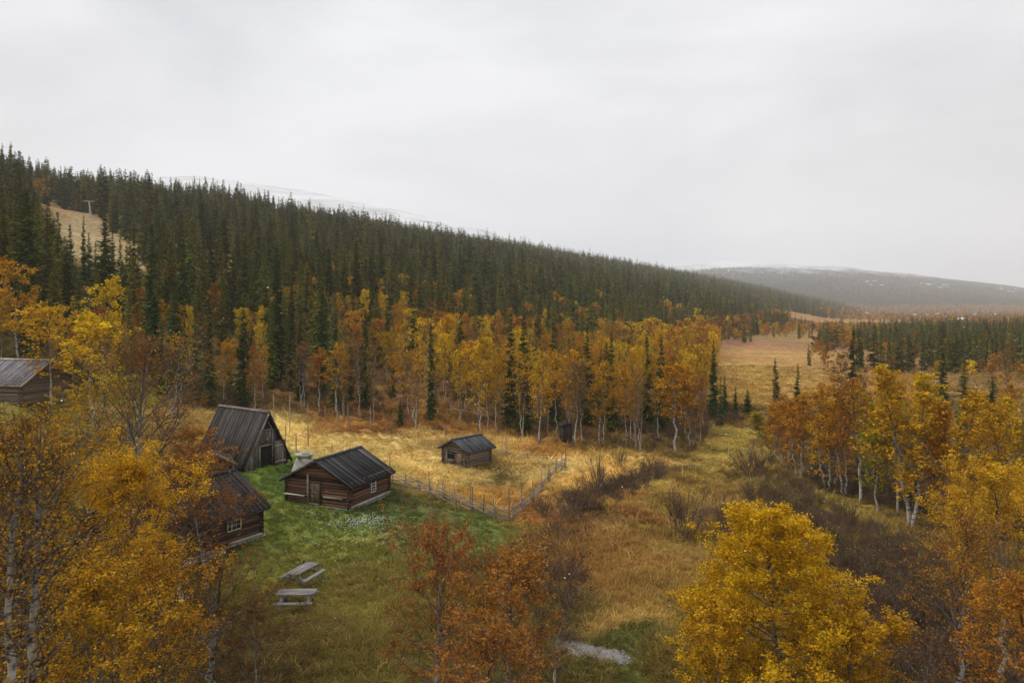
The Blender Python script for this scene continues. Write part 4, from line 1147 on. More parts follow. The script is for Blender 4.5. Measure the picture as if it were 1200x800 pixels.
ROW = [(354,478,395,34,RUS,1,'rust birch behind the barn roof, left end of the meadow edge row'),(373,484,407,26,RED,0,'red orange birch with short crown behind the pole row'),(394,490,400,36,ORA,1,'orange birch with bright white trunk behind the whitewashed oven'),
 (402,487,415,24,RED,1,'thin red birch beside the white trunked orange one'),(421,490,397,34,BRN,1,'brown thinning birch at the meadow edge above the dark cabin'),(438,493,420,26,BRN,1,'leaning birch with bent white trunk above the dark cabin'),
 (468,476,410,28,ORA,0,'short orange birch behind the small lone spruce'),(488,503,402,40,ORA,1,'orange birch with thick white foot left of the log hut'),(501,484,370,36,YOR,1,'tall yellow orange birch behind the one with thick white foot'),
 (520,460,368,34,YOR,0,'tall yellow birch behind the small log hut'),(530,484,430,24,RUS,1,'small rust birch just left of the big orange pair'),(563,508,394,44,YOR,0,'large orange yellow birch directly behind the small log hut, left trunk'),
 (571,503,400,34,ORA,0,'large orange birch directly behind the small log hut, middle trunk'),(581,507,412,32,ORA,1,'orange birch right of the small log hut'),(632,521,410,34,YOR,1,'orange yellow birch with slender trunk left of the outhouse'),
 (652,511,406,36,ORA,0,'orange birch just left of the outhouse'),(674,523,420,42,BRN,1,'clump of bare brown birch stems beside the outhouse'),(681,520,424,26,BRN,1,'bare brown birch right of the clump beside the outhouse'),
 (704,522,420,38,ORA,0,'orange birch with stout white trunk right of the outhouse'),(733,522,427,36,ORA,0,'pointed orange birch in the middle of the meadow edge'),(751,530,424,26,BRN,1,'thin bare birch with long white trunk'),
 (744,525,440,22,RUS,1,'small rust birch beside the thin bare one'),(792,530,426,54,ORA,0,'broad orange birch at the right end of the meadow edge row'),(808,528,440,40,RUS,0,'orange rust birch joined to the broad one at the row end'),(771,515,440,28,ORA,1,'orange birch behind the broad one at the row end'),
 (921,545,464,44,ORA,0,'orange birch at the left end of the right hand grove'),(907,541,470,34,YOR,0,'yellow orange birch at the corner of the right hand grove'),(955,552,448,48,ORA,0,'rust orange birch in the right hand grove near its left end'),
 (1008,588,440,62,RUS,1,'tall rust orange birch with pale trunks in the right hand grove'),(1028,600,470,50,OLI,0,'green yellow birch in the middle of the right hand grove'),(1072,618,428,80,YOR,0,'broad golden birch in front of the right hand grove'),
 (1048,570,450,46,OLI,0,'yellow green topped birch in the right hand grove'),(1100,600,470,56,YOR,0,'golden birch behind the broad one in the right hand grove'),(1140,612,456,76,YOR,0,'broad golden birch at the right of the right hand grove'),
 (1190,600,440,70,YEL,0,'yellow birch cut by the right edge'),(980,570,470,44,BRN,1,'brown half bare birch in the right hand grove'),(1085,590,520,40,BRN,1,'low brown birch in the shade of the right hand grove'),(1128,640,540,60,RUS,1,'rust birch before the right hand grove'),
 (1178,480,400,20,BRN,1,'thin bare birch near the right edge of the marsh'),(981,500,412,26,BRN,1,'bare pale trunked birch standing above the right hand grove'),(1012,505,428,30,BRN,1,'bare dark birch standing beside the tall spruce'),(1055,500,440,34,ORA,1,'orange birch behind the right hand grove'),
 (60,475,350,70,YOR,0,'yellow orange birch behind the far left cabin'),(110,500,366,70,YEL,0,'bright yellow birch behind the tall half bare birch'),(120,480,322,55,YEL,0,'tall yellow birch up behind the bright yellow one'),(20,440,300,60,ORA,0,'orange birch behind the roof of the far left cabin'),
 (262,470,395,26,ORA,0,'orange birch between the two dark spruces behind the barn'),(150,520,436,60,OLI,0,'olive yellow birch at the foot of the tall half bare one'),(205,490,380,50,YOR,1,'thin orange birch right of the tall half bare one')]
for a in ROW: mid_birch(*a)

SPR = [spruce_meshes('spruce', seed=s, H=10., Wd=wd, wh=34, per=9, seg=5, size=sz, droop=dr) for s, wd, sz, dr in ((1, 3.4, .5, .4), (2, 2.9, .46, .5), (3, 3.9, .55, .35), (4, 2.6, .44, .55), (5, 3.3, .5, .3))]
def spruce(px, base, top, wpx, label, group=None, col=DGR):
    x, t, z = hit(px, base); ztop = CAMZ - (top - 360) / 850 * t; H = ztop - z; sw = wpx / 850 * t / 3.2
    return place_tree('spruce_tree', random.choice(SPR), (x, t, z - .1), (sw, sw, H / 10.), random.uniform(0, 6.28), vary(col, .12), label, 'spruce tree', group)
for a in [(285,475,356,30,'dark spruce behind the steep barn, right of the matched pair'),(245,472,348,28,'dark spruce behind the steep barn, left of the matched pair'),(614,510,370,34,'big dark spruce at the meadow edge between orange birches'),
 (598,500,366,30,'dark spruce just left of the big one at the meadow edge'),(469,499,468,12,'small lone young spruce at the upper edge of the straw meadow'),(836,492,398,18,'slender spruce at the left edge of the marsh'),(862,487,452,14,'small young spruce before the marsh, left of two'),
 (876,486,455,13,'small young spruce before the marsh, right of two'),(849,490,440,16,'dark young spruce beside the slender one at the marsh'),(1000,500,386,34,'tall dark spruce rising above the right hand grove'),(935,486,425,16,'slim spruce at the marsh edge left of the grove'),
 (1104,480,408,24,'green spruce standing alone behind the golden birches'),(1163,500,440,34,'dark bushy spruce near the right edge'),(688,500,380,28,'dark spruce behind the orange birches of the meadow edge'),(540,470,364,26,'dark narrow spruce behind the small log hut'),
 (325,450,290,30,'tall spruce on the slope above the barn'),(178,440,262,34,'tall spruce left on the slope above the orange birches'),(55,330,250,16,'dark young spruce standing at the left of the hillside clearing'),(98,335,252,16,'dark young spruce standing before the hillside clearing'),(122,395,255,26,'dark full spruce standing before the right side of the hillside clearing'),
 (740,500,410,22,'green spruce behind the pointed orange birch'),(648,500,376,28,'dark spruce behind the orange birch left of the outhouse'),(716,506,388,26,'dark spruce between the stout orange birch and the pointed one'),(758,502,392,22,'narrow dark spruce left behind the broad orange birch'),(505,492,378,24,'dark spruce behind the orange birch with thick white foot'),(428,478,362,26,'dark spruce behind the leaning birch above the dark cabin'),(378,462,335,28,'tall dark spruce above the pole row'),(342,458,330,24,'dark spruce standing between rust birches above the barn gable'),(205,455,330,30,'dark spruce behind the thin orange birch left of the barn'),(30,420,300,30,'dark spruce rising behind the orange birch at the left edge'),
 (775,505,395,22,'dark spruce behind the broad orange birch')]:
    spruce(*a)
for a in [(66,338,264,13,'slim spruce in the lower left of the hillside clearing'),(82,350,262,18,'spruce in the lower middle of the hillside clearing'),(141,392,272,16,'narrow spruce at the right border of the hillside clearing'),(157,400,266,20,'taller spruce closing the right border of the hillside clearing'),
 (34,345,244,20,'dark spruce closing the left border of the hillside clearing'),(112,372,282,14,'low spruce at the foot of the hillside clearing'),(215,420,282,26,'dark spruce right below the small red house'),(132,340,268,14,'slim spruce in the middle of the hillside clearing right of the pylon'),(148,362,286,13,'young spruce low in the right of the clearing'),(104,330,272,13,'young spruce in the lower centre of the clearing')]: spruce(*a)
for a in [(935,558,462,46,ORA,0,'orange birch second from the left in the right hand grove'),(968,572,470,50,YOR,0,'yellow orange birch in the left half of the right hand grove'),(990,580,455,44,ORA,0,'orange birch beside the tall spruce in the right hand grove'),(1052,604,446,56,YOR,0,'golden birch left behind the broad one of the right hand grove'),
 (1108,624,470,60,ORA,0,'orange birch between the two broad golden ones of the right hand grove'),(1165,630,470,62,YOR,0,'golden orange birch near the right edge of the right hand grove'),(890,520,482,30,OLI,0,'small olive birch at the marsh corner left of the grove'),(1020,560,448,44,YEL,0,'yellow birch at the back of the right hand grove'),
 (1090,560,436,52,YEL,0,'bright yellow birch at the back right of the right hand grove')]: mid_birch(*a)
# lone pale orange birch on the clearing
mid_birch(45, 243, 206, 20, ORA, 1, 'lone orange birch with pale trunk at the top of the hillside clearing')
exec_done = True

# open ground without trees
MEADOW = poly([(-200, 489), (0, 492), (100, 484), (240, 481), (330, 481), (380, 488), (440, 496), (490, 506), (540, 507), (580, 510), (620, 522), (655, 524), (700, 526), (750, 532), (800, 532), (822, 528), (830, 505), (880, 492), (890, 505), (900, 548), (990, 590), (1072, 625), (1140, 645), (1400, 700), (1400, 900), (600, 1350), (-200, 900)])
MARSH = poly([(826, 500), (838, 470), (836, 405), (900, 400), (965, 396), (950, 420), (925, 445), (905, 470), (895, 500)])
CLEAR = poly([(40, 240), (62, 236), (108, 252), (160, 286), (180, 330), (168, 384), (112, 376), (72, 330), (54, 290)])
CLEAR2 = poly([(236, 296), (272, 296), (276, 330), (262, 350), (240, 340)])
HOUSE = poly([(188, 294), (218, 294), (216, 318), (188, 318)])
LAKEP = np.array([[LAKE[0] + math.cos(a) * LAKE[2] * 1.5, LAKE[1] + math.sin(a) * LAKE[3] * 1.7 - 40] for a in np.linspace(0, 6.28, 24)])
BARE = [MEADOW, MARSH, CLEAR, CLEAR2, HOUSE]
VIL = np.array([hit(*v)[:2] for v in vill])

r = np.random.RandomState(11)
def gen(n, x0, x1, y0, y1): return r.uniform(x0, x1, n), r.uniform(y0, y1, n)
def infov(x, y, m=60): return (y > 5) & (np.abs(x / np.maximum(y, 1) * 850) < 600 + m)
# hillside + valley candidates on a jittered grid whose spacing grows with distance
pts = []
for (ya, yb, sp) in ((60, 200, 3.4), (200, 450, 3.9), (450, 900, 5.2), (900, 1900, 8.0)):
    gx_, gy_ = np.meshgrid(np.arange(-.8 * yb, .8 * yb, sp), np.arange(ya, yb, sp))
    x = gx_.ravel() + r.uniform(-.48, .48, gx_.size) * sp; y = gy_.ravel() + r.uniform(-.48, .48, gx_.size) * sp
    k = infov(x, y); pts.append(np.stack([x[k], y[k], np.full(k.sum(), sp)], 1))
T = np.concatenate(pts); x, y, sp = T.T
d = -AY * x + AX * y; s = AX * x + AY * y
nzv = hnoise(x * .8, y * .8)
keep = d < 470
for P in BARE: keep &= ~inside(P, x, y)
inlake = ((x - LAKE[0]) / (LAKE[2] * 1.25)) ** 2 + ((y - LAKE[1]) / (LAKE[3] * 1.4)) ** 2 < 1
keep &= ~inlake & ~((np.abs(x / y - LAKE[0] / LAKE[1]) < .085) & (y > 470) & (y < 640))
for vx, vy in VIL: keep &= ~((np.abs(x - vx) < 11) & (y > vy - 60) & (y < vy + 14))
hill = d > 58
pxl = 600 + 850 * x / y
# share of birch: full at the hill foot, none higher up
bh = 1 - sstep(70, 104, d + 13 * nzv + np.clip((pxl - 620) * .07, -26, 14))
patch = hnoise(x * 1.7 + 9, y * 1.7)
birch_p = np.where(hill, bh * np.clip(.38 + .42 * patch + np.where(pxl < 300, .1, 0), .08, .72) + .005 + .07 * (d < 150) * (patch > -.2), .6 + .35 * (patch < .1))
# valley floor: belt of spruce at 190-330, sparse bog, birch belt beyond
valley = ~hill
bel = valley & (y > 165) & (y < 330) & (pxl + 60 * patch > 1040)
birch_p = np.where(bel, .12, birch_p)
birch_p = np.where(valley & (y > 330), .90, birch_p)
birch_p = np.where(valley & (pxl > 1040) & (y >= 330) & (y < 480), .35, birch_p)
dens = np.ones(len(x))
dens = np.where(valley & (pxl > 880), .30, dens)
dens = np.where(bel, .85, dens)
dens = np.where(valley & (y > 330), .55, dens)
dens = np.where(valley & (y < 165) & (pxl > 860), .07, dens)
dens = np.where(hill & (bh > .5), .60, dens)
dens = np.where(hill & (d > 395), .8, dens)
keep &= r.uniform(0, 1, len(x)) < dens
# not on top of hand-placed trees/buildings
hand = np.array([[o.location.x, o.location.y] for o in COL.objects if o.parent is None and 'category' in o and o['category'] != 'fence'])
for hx, hy in hand[(hand[:, 1] > 55)]: keep &= ((x - hx) ** 2 + (y - hy) ** 2) > 2.6 ** 2
for (bx, by) in ((cab3.location.x - 4, cab3.location.y - 1), (-27, 70)): keep &= ((x - bx) ** 2 + (y - by) ** 2) > 8 ** 2
hs = Vector(hit(206, 305)); keep &= ~((np.abs(x - hs.x * y / hs.y + 1.5) < 3.5) & (y > hs.y - 26) & (y < hs.y + 6))
x, y, sp, d, birch_p, pxl, hill = [v[keep] for v in (x, y, sp, d, birch_p, pxl, hill)]
isb = r.uniform(0, 1, len(x)) < birch_p
z = ground_z(x, y)
Hs = np.where(isb, r.uniform(6.5, 10.5, len(x)), np.clip(r.normal(11.8, 3.3, len(x)), 4.5, 20) * np.where(hill & (d < 100), .8, 1.))
Hs = np.where(~hill & ~isb, r.uniform(6, 10.5, len(x)), Hs)
Hs = np.where(~hill & isb & (pxl > 860), r.uniform(3.5, 6.5, len(x)), Hs)
Hs = np.where(d > 330, Hs * .92, Hs)
big = Hs / y
cu = r.uniform(0, 1, len(x))
def birch_color(u, xx, yy):
    pal = np.array([ORA, RUS, YOR, BRN, YEL, ORA, RED, ORA])
    i = (np.floor(u * 8)).astype(int) % 8
    c = pal[i] * r.uniform(.78, 1.15, len(u))[:, None]
    left = (600 + 850 * xx / yy) < 330
    k = left & (r.uniform(0, 1, len(u)) < .3)
    c[k] = np.array(YEL) * r.uniform(.75, 1.05, k.sum())[:, None]
    return c
bc = birch_color(cu, x, y)
sc_ = np.array(GRN)[None] * (r.uniform(.5, 1.55, len(x)) * (1 + .15 * hnoise(x * 1.3, y * 1.3)))[:, None] * np.stack([r.uniform(.8, 1.3, len(x)), np.ones(len(x)), r.uniform(.7, 1.3, len(x))], 1)
NIND = 235
names = {0: 'orange', 1: 'rust', 2: 'golden', 3: 'brown', 4: 'yellow', 5: 'orange', 6: 'reddish', 7: 'orange'}
ind = np.zeros(len(x), bool)
for sel, lim in ((isb, NIND), (~isb, 262)):
    ii = np.where(sel)[0]; ii = ii[np.argsort(-big[ii])][:lim]; ind[ii] = True
REG = ['above the left edge cabin', 'right of the left edge cabin', 'behind the tall half bare birch', 'behind the steep barn', 'above the dark cabin', 'above the small log hut', 'above the outhouse', 'above the broad orange birch', 'left of the marsh', 'beyond the right hand grove']
reg = np.digitize(pxl, [48, 100, 230, 330, 450, 580, 700, 820, 900]); RANK = ['front rank', 'middle rank', 'back rank']
rank = np.zeros(len(x), int); szw = ['' for _ in x]
for sp_ in (True, False):
    for g_ in range(10):
        ii = np.where(ind & (isb == sp_) & (reg == g_))[0]
        if not len(ii): continue
        rank[ii] = np.minimum(2, np.argsort(np.argsort(y[ii])) * 3 // len(ii))
        for q in range(3):
            jj = ii[rank[ii] == q]
            if not len(jj): continue
            jj = jj[np.argsort(pxl[jj])]
            for n_, j in enumerate(jj): szw[j] = ('left end' if n_ == 0 else 'right end' if n_ == len(jj) - 1 else ('second from left' if n_ == 1 else 'second from right' if n_ == len(jj) - 2 else ''))
            mid_ = [j for j in jj if szw[j] == '']
            if mid_:
                o_ = sorted(mid_, key=lambda j: -Hs[j])
                for n_, j in enumerate(o_): szw[j] = 'very tall' if n_ == 0 else ('shortest inner' if n_ == len(o_) - 1 else ('tall inner' if n_ < len(o_) / 2 else 'short inner'))
for i in np.where(ind)[0]:
    loc = (x[i], y[i], z[i] - .1); rz = r.uniform(0, 6.28)
    side = REG[reg[i]]; rk = RANK[rank[i]]
    if isb[i]:
        brn = (int(cu[i] * 8) % 8) == 3
        ms = (MID_S if brn or r.uniform() < .33 else MID_D)[r.randint(5)]
        sw = Hs[i] / 10 * r.uniform(.5, .82)
        cl = names[int(cu[i] * 8) % 8]
        lab = ('%s %s birch in the %s %s' % (szw[i], cl, rk, side)).strip(); gr = 'birches at the foot of the wooded hill' if hill[i] else 'birches on the valley floor'
        place_tree('birch_tree', ms, loc, (sw, sw, Hs[i] / 10), rz, (*bc[i], 1), lab, 'birch tree', gr)
    else:
        sw = Hs[i] / 10 * r.uniform(.7, .95)
        lab = ('%s spruce in the %s %s' % (szw[i], rk, side)).strip(); gr = 'spruces low on the wooded hill' if hill[i] else 'spruces on the valley floor'
        place_tree('spruce_tree', SPR[r.randint(5)], loc, (sw, sw, Hs[i] / 10), rz, (*sc_[i], 1), lab, 'spruce tree', gr)
rest = ~ind
SF = [spruce_joined('spruce_piece', seed=20 + k, H=10., Wd=wd, wh=18, per=7, seg=3, size=.85) for k, wd in enumerate((3.0, 2.6, 3.5, 2.3))]
SFF = [spruce_joined('spruce_piece', seed=30 + k, H=10., Wd=wd, wh=10, per=5, seg=2, size=1.3) for k, wd in enumerate((3.2, 2.8))]
BF = [birch_joined('birch_piece', seed=40 + k, H=10., Wd=4.2, cs=.25, n1=12, n2=4, n3=3, leaves=1100, leaf=.3, jit=.2, clump=.6, shape=sh, sides=4) for k, sh in enumerate(('oval', 'column', 'cone', 'vase'))]
k = rest & ~isb
def inst(name, k, nv, nfar, variants, cols, wsc, label):
    n = k.sum(); far = y[k] > 520
    idx = r.randint(0, nv, n)
    if nfar: idx = np.where(far, nv + r.randint(0, nfar, n), idx)
    hh = Hs[k] / 10; ww = hh * np.clip(r.normal(.88, .2, n), .5, 1.4) * wsc * np.where(far, 1.15, 1.)
    scatter(name, np.stack([x[k], y[k], z[k] - .1], 1), np.stack([r.normal(0, .022, n), r.normal(0, .022, n), r.uniform(0, 6.28, n)], 1), np.stack([ww, ww, hh], 1), idx, cols[k], variants, label=label)
    print(name, n)
inst('spruce_forest', k, 4, 2, SF + SFF, sc_, 1., 'dense dark spruce forest covering the upper hillside')
inst('birch_wood', rest & isb, 4, 0, BF, bc, 1., 'mass of distant orange birches along the hill foot and valley floor')

# forest on the far fells
n = 26000
fx = r.uniform(-.1, .78, n); fy = np.exp(r.uniform(math.log(1850), math.log(3600), n)); fx = fx * fy
fz = ground_z(fx, fy)
ok = r.uniform(0, 1, n) < np.clip(1.1 - (fz - 60) / 170 + .5 * hnoise(fx * .3, fy * .3), .05, 1)
lowc = (fz < 18) & (r.uniform(0, 1, n) < .7)
fx, fy, fz, lowc = fx[ok], fy[ok], fz[ok], lowc[ok]; n = len(fx)
fc = np.array(GRN)[None] * r.uniform(.5, 1.1, n)[:, None]; fc[lowc] = np.array(ORA) * r.uniform(.6, 1., lowc.sum())[:, None]
hh = r.uniform(.8, 1.5, n); ww = hh * 1.5
scatter('distant_forest', np.stack([fx, fy, fz - .3], 1), np.zeros((n, 3)), np.stack([ww, ww, hh], 1), r.randint(0, 2, n), fc, SFF, label='sparse dark forest on the far fell')

# ------------------------------------------------------------------ shrubs
def shrub_arrays(seed, H, stems=26, kids=7, leaves=60):
    q = np.random.RandomState(seed)
    az = q.uniform(0, 6.28, stems); el = q.uniform(.75, 1.5, stems)
    D = np.stack([np.cos(az) * np.cos(el), np.sin(az) * np.cos(el), np.sin(el)], 1)
    P = np.stack([q.normal(0, .12 * H, stems), q.normal(0, .12 * H, stems), np.zeros(stems)], 1)
    B = (P, D, H * q.uniform(.6, 1.05, stems), q.normal(0, .06, (stems, 3)), np.full(stems, .012))
    V1, F1 = tube_arrays(*B, B[4] * .4, 3, 3) if False else tube_arrays(B[0], B[1], B[2], B[3], B[4], B[4] * .4, 3, 3)
    idx = np.repeat(np.arange(stems), kids); u = q.uniform(.25, .95, len(idx))
    B2 = (pt(B, idx, u), unit(tg(B, idx, u) + rnd_dirs(q, len(idx)) * .55), B[2][idx] * (1.1 - u) * .6, q.normal(0, .05, (len(idx), 3)), np.full(len(idx), .007))
    V2, F2 = tube_arrays(B2[0], B2[1], B2[2], B2[3], B2[4], B2[4] * .5, 2, 3)
    li = q.randint(0, len(idx), leaves); Pc = pt(B2, li, q.uniform(.2, 1, leaves))
    a = rnd_dirs(q, leaves) * .04; b = rnd_dirs(q, leaves) * .03
    Vl = np.stack([Pc - a, Pc + b, Pc + a, Pc - b], 1).reshape(-1, 3); Fl = np.arange(leaves * 4).reshape(-1, 4)
    return V1, F1, V2, F2, Vl, Fl, q.uniform(0, 1, leaves)
def shrub_mesh(seed, H, inst, **kw):
    V1, F1, V2, F2, Vl, Fl, ti = shrub_arrays(seed, H, **kw)
    V = np.vstack([V1, V2, Vl]); Fq = np.vstack([F1, F2 + len(V1), Fl + len(V1) + len(V2)])
    nb = len(F1) + len(F2)
    return np_mesh('shrub', V, Fq, None, mats=[M_TWIG, M_LEAF_I if inst else M_LEAF], midx=[0] * nb + [1] * len(Fl), face_attr={'tint': np.concatenate([np.zeros(nb), ti]), 'hue': np.full(nb + len(Fl), .5)})
SH = [shrub_mesh(60 + k, 1.6, False, stems=34, kids=9, leaves=90) for k in range(3)]
random.seed(9)
SHR = [(804,632,70,46,'bare purple brown willow bush in the middle of the rust coloured bog'),(700,583,36,40,'bare willow bush in the ditch by the straw slope'),(668,600,32,50,'dark bush in the ditch right of the fence corner'),(640,606,26,34,'low dark bush close to the fence corner post'),
       (760,560,26,36,'brown bush beside the ditch below the birches'),(735,572,30,40,'larger brown bush beside the ditch below the birches'),(850,640,60,40,'bare bush left of the golden foreground birch'),(880,560,44,40,'bare grey bush above the golden foreground birch'),
       (727,548,24,16,'thin upright sapling in the straw grass'),(700,575,50,18,'thin upright bare sapling in the straw slope')]
for (px, py, hp, wp, lab) in SHR:
    p = hit(px, py); H = hp / 850 * p[1]; W_ = wp / 850 * p[1]
    o = link('willow_bush', random.choice(SH)); o.location = p; o.scale = (W_ / 1.5, W_ / 1.5, H / 1.6); o.rotation_euler = (0, 0, random.uniform(0, 6)); o.color = (*BRN, 1)
    tag(o, lab, 'bush')
# thicket: uncountable low growth on the right and along the ditch
THK = [poly([(860, 585), (930, 575), (1000, 612), (1080, 640), (1230, 690), (1230, 900), (990, 900), (1030, 760), (1020, 700), (960, 640)]),
       poly([(628, 640), (660, 600), (700, 578), (745, 562), (780, 548), (795, 556), (760, 574), (712, 596), (672, 622), (645, 650)]),
       poly([(640, 640), (680, 680), (670, 740), (640, 790), (600, 800), (600, 650)]),
       poly([(860, 560), (900, 548), (940, 575), (900, 600), (868, 600)])]
TH = [shrub_mesh(70 + k, (1.3, 1., 1.7)[k], True, stems=(22, 16, 12)[k], kids=6, leaves=(60, 40, 90)[k]) for k in range(3)]
tp = []
for P, m in zip(THK, (750, 90, 45, 30)):
    lo, hi = P.min(0), P.max(0); c = r.uniform(lo, hi, (m * 3, 2)); c = c[inside(P, c[:, 0], c[:, 1])][:m]; tp.append(c)
# scattered scrub under the trees
c = np.stack([r.uniform(-40, 45, 1600), r.uniform(70, 125, 1600)], 1); c = c[~inside(MEADOW, c[:, 0], c[:, 1]) & ~inside(MARSH, c[:, 0], c[:, 1])]; tp.append(c)
c = np.stack([r.uniform(18, 60, 1900), r.uniform(46, 100, 1900)], 1); c = c[~inside(MEADOW, c[:, 0], c[:, 1])]; tp.append(c)
tp = np.vstack(tp); n = len(tp)
sc1 = r.uniform(.35, 1.1, n)
scatter('thicket', np.stack([tp[:, 0], tp[:, 1], ground_z(tp[:, 0], tp[:, 1])], 1), np.stack([0 * sc1, 0 * sc1, r.uniform(0, 6.28, n)], 1), np.stack([sc1, sc1, sc1 * r.uniform(.8, 1.2, n)], 1),
        r.randint(0, 3, n), np.array([RUS, OLI, BRN])[r.randint(0, 3, n)] * r.uniform(.5, 1.1, n)[:, None], TH, label='tangled purple brown twig thicket on the bog')

# ------------------------------------------------------------------ grass
def tuft(seed, n, h, spread, wd, lean):
    q = np.random.RandomState(seed)
    az = q.uniform(0, 6.28, n); P = np.stack([q.normal(0, spread, n), q.normal(0, spread, n), np.full(n, -.03)], 1)
    D = np.stack([np.cos(az) * lean * q.uniform(.2, 1.4, n), np.sin(az) * lean * q.uniform(.2, 1.4, n), np.ones(n)], 1)
    hh = h * q.uniform(.5, 1.2, n)
    mid = P + D * (hh * .55)[:, None]; tip = P + D * hh[:, None] * np.array([1.6, 1.6, .85])
    w_ = np.stack([-np.sin(az), np.cos(az), 0 * az], 1) * wd
    V = np.stack([P - w_, P + w_, mid + w_ * .7, mid - w_ * .7, tip], 1).reshape(-1, 3)
    b = np.arange(n)[:, None] * 5
    Q = b + np.array([[0, 1, 2, 3]]); T_ = b + np.array([[3, 2, 4]])
    ti = q.uniform(0, 1, n)
    return np_mesh('tuft', V, [Q, T_], M_GRASS_I, face_attr={'tint': np.concatenate([ti, ti]), 'hue': np.concatenate([ti, ti])[::-1]})
TU = [tuft(1, 16, 1., .17, .016, .35), tuft(2, 14, 1., .2, .02, .6), tuft(3, 12, 1., .12, .014, .25)]
gp = []
for (ya, yb, dn) in ((23, 40, 34.), (40, 60, 22.), (60, 95, 11.), (95, 180, 1.8)):
    A_ = (yb ** 2 - ya ** 2) * .72; n = int(A_ * dn)
    yy = np.sqrt(r.uniform(ya ** 2, yb ** 2, n)); xx = r.uniform(-.74, .74, n) * yy
    gp.append(np.stack([xx, yy, np.full(n, dn)], 1))
gp = np.vstack(gp); gx2, gy2 = gp[:, 0], gp[:, 1]
gc = ground_col(gx2, gy2)
big_t = 1 + (gy2 > 42) * (r.uniform(0, 1, len(gx2)) < .07) * r.uniform(.4, 1.1, len(gx2))
sat = gc[:, 1] / (gc[:, 0] + 1e-6)               # green lawn is short, straw is long
lawn = sat + .06 * hnoise(gx2 * 5, gy2 * 5) + r.normal(0, .05, len(gx2)) > .87
hgt = np.where(lawn, .12, .30) * r.uniform(.6, 1.3, len(gx2)) * np.where(gy2 > 95, 1.5, 1) * (1 + .35 * hnoise(gx2 * 6, gy2 * 6)) * big_t
def foot(o, W, Ln, m=.15):
    c, s_ = math.cos(o.rotation_euler.z), math.sin(o.rotation_euler.z)
    dx, dy = gx2 - o.location.x, gy2 - o.location.y
    u, v = dx * c + dy * s_, -dx * s_ + dy * c
    return (u > -m) & (u < W + m) & (v > -m) & (v < Ln + m)
kill = foot(cab, CW, 4.9) | foot(hut, HW, 2.9) | foot(cab2, 5.8, CL) | foot(cab3, 6, L3)
kill |= inside(GRAVEL, gx2, gy2) & (r.uniform(0, 1, len(gx2)) < .97)
for px_, py_ in ((-11.4, 39.55), (-10.8, 36.35)): kill |= (np.hypot(gx2 - px_, gy2 - py_) < 1.15) & (r.uniform(0, 1, len(gx2)) < .6)
# in deep forest the floor is needles
fd = -AY * gx2 + AX * gy2
kill |= (~inside(MEADOW, gx2, gy2)) & (~inside(MARSH, gx2, gy2)) & (r.uniform(0, 1, len(gx2)) < .5)
g = ~kill
n = g.sum()
wsc = big_t[g] * np.where(lawn[g], .62, .85) * np.where(gy2[g] > 60, 1.5, 1.) * np.where(gy2[g] > 95, 1.6, 1.)
patchy = hnoise(gx2[g] * 9 + 3, gy2[g] * 9)
colg = gc[g] * (1.12 + .16 * patchy[:, None]) * r.uniform(.75, 1.3, n)[:, None]
strw = r.uniform(0, 1, n) < np.where(lawn[g], .06, .16)
colg[strw] = colg[strw] * .5 + np.array(rgb(214, 180, 108)) * .42
scatter('grass', np.stack([gx2[g], gy2[g], ground_z(gx2[g], gy2[g])], 1), np.stack([r.normal(0, .12, n), r.normal(0, .12, n), r.uniform(0, 6.28, n)], 1),
        np.stack([wsc, wsc, hgt[g]], 1), r.randint(0, 3, n), colg, TU, label='long straw grass and short lawn grass')
print('grass', n)
# white flowers on the lawn
fl = []
for (px, py, sx, sy, m) in ((420, 614, 1.3, .7, 420), (375, 605, 1.2, .5, 60), (400, 640, 3.5, 3., 120), (438, 632, 1.5, 1., 90), (345, 625, 2.5, 2., 50)):
    c = hit(px, py); fl.append(np.stack([r.normal(c[0], sx, m), r.normal(c[1], sy, m)], 1))
fl = np.vstack(fl); n = len(fl)
fz = ground_z(fl[:, 0], fl[:, 1]) + r.uniform(.12, .28, n)
q = np.array([[1, 0, 0], [.3, .95, 0], [-.8, .6, 0], [-.8, -.6, 0], [.3, -.95, 0.]])
V = (np.stack([fl[:, 0], fl[:, 1], fz], 1)[:, None] + q[None] * r.uniform(.02, .04, n)[:, None, None]).reshape(-1, 3)
tag(link('wild_flowers', np_mesh('wild_flowers', V, np.arange(n * 5).reshape(-1, 5), M_WHITE)), 'small white wild flowers on the lawn', kind='stuff')
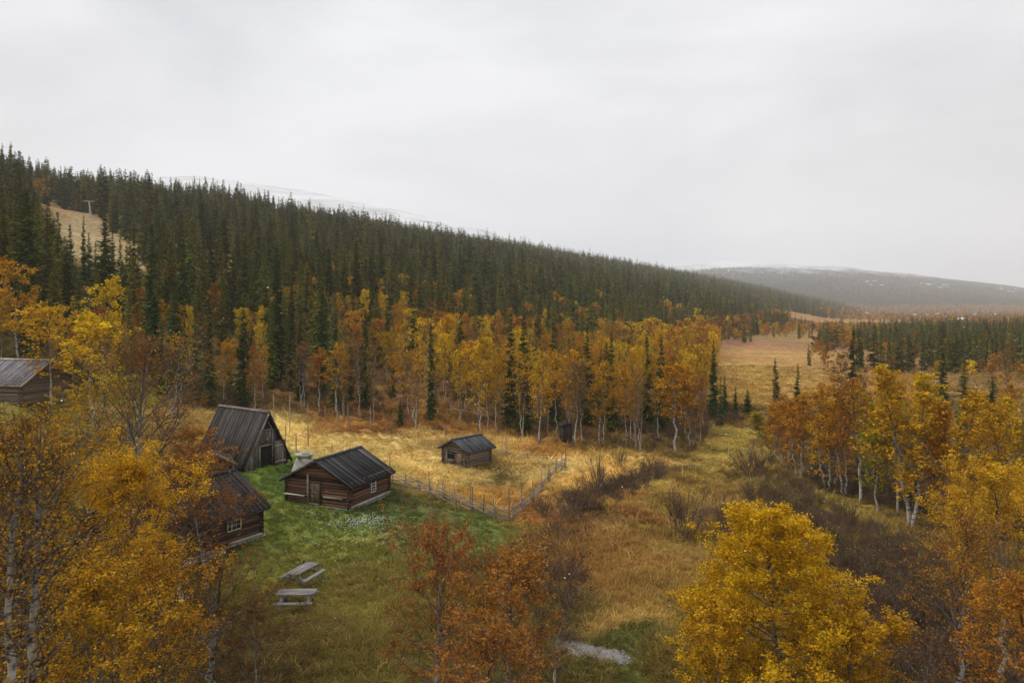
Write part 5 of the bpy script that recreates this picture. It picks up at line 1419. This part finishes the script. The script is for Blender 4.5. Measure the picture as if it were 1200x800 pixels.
# fallen leaves under the near birches and over the lawn
fl = []
for (px, py, sx, sy, m) in ((420, 700, 4, 5, 1500), (480, 650, 2.5, 3, 900), (300, 700, 3, 4, 900), (560, 640, 3, 3, 700), (350, 600, 3, 4, 350), (800, 720, 4, 3, 900), (640, 700, 3, 3, 600)):
    c = hit(px, py); fl.append(np.stack([r.normal(c[0], sx, m), r.normal(c[1], sy, m)], 1))
fl = np.vstack(fl); n = len(fl)
Pc = np.stack([fl[:, 0], fl[:, 1], ground_z(fl[:, 0], fl[:, 1]) + r.uniform(.06, .17, n)], 1)
a = rnd_dirs(r, n) * [1, 1, .35]; b = np.cross(a, [0, 0, 1.]); sz_ = r.uniform(.025, .05, n)[:, None]
V = np.stack([Pc - a * sz_, Pc + b * sz_ * .8, Pc + a * sz_, Pc - b * sz_ * .8], 1).reshape(-1, 3)
o = link('fallen_leaves', np_mesh('fallen_leaves', V, np.arange(n * 4).reshape(-1, 4), M_LEAF, face_attr={'tint': r.uniform(0, 1, n), 'hue': r.uniform(0, 1, n)}))
o.color = (*rgb(190, 124, 44), 1); tag(o, 'fallen birch leaves lying in the lawn', kind='stuff')
# falling snow
n = 650
sy = r.uniform(4.5, 60, n); sx = r.uniform(-.7, .7, n) * sy; sz = CAMZ + r.uniform(-.45, .03, n) * sy; ok = sz > .3; sx, sy, sz = sx[ok], sy[ok], sz[ok]; n = len(sx)
oc = np.array([[1, 0, 0], [-1, 0, 0], [0, 1, 0], [0, -1, 0], [0, 0, 1], [0, 0, -1.]])
sc3 = r.uniform(.004, .012, n) * np.clip(sy / 18, .6, 1.7)
V = (np.stack([sx, sy, sz], 1)[:, None] + oc[None] * sc3[:, None, None] * r.uniform(.6, 1.5, (n, 1, 3))).reshape(-1, 3)
f8 = np.array([[0, 2, 4], [2, 1, 4], [1, 3, 4], [3, 0, 4], [2, 0, 5], [1, 2, 5], [3, 1, 5], [0, 3, 5]])
tag(link('falling_snow', np_mesh('falling_snow', V, (np.arange(n)[:, None, None] * 6 + f8[None]).reshape(-1, 3), M_SNOWROOF)), 'sparse snowflakes falling through the air', kind='stuff')

# ------------------------------------------------------------------ haze
def haze():
    V, Fq = box_arrays([((0, 2600, 438), (13000, 7400, 880), None)])
    m = bpy.data.materials.new('haze'); m.use_nodes = True; nt = m.node_tree; nt.nodes.clear()
    o = N(nt, 'ShaderNodeOutputMaterial'); v = N(nt, 'ShaderNodeVolumePrincipled')
    v.inputs['Color'].default_value = (.985, .99, 1, 1); v.inputs['Density'].default_value = .00020
    v.inputs['Anisotropy'].default_value = 0.
    L(nt, v.outputs[0], o.inputs['Volume'])
    tag(link('haze', np_mesh('haze', V, Fq, m)), kind='stuff')
haze()
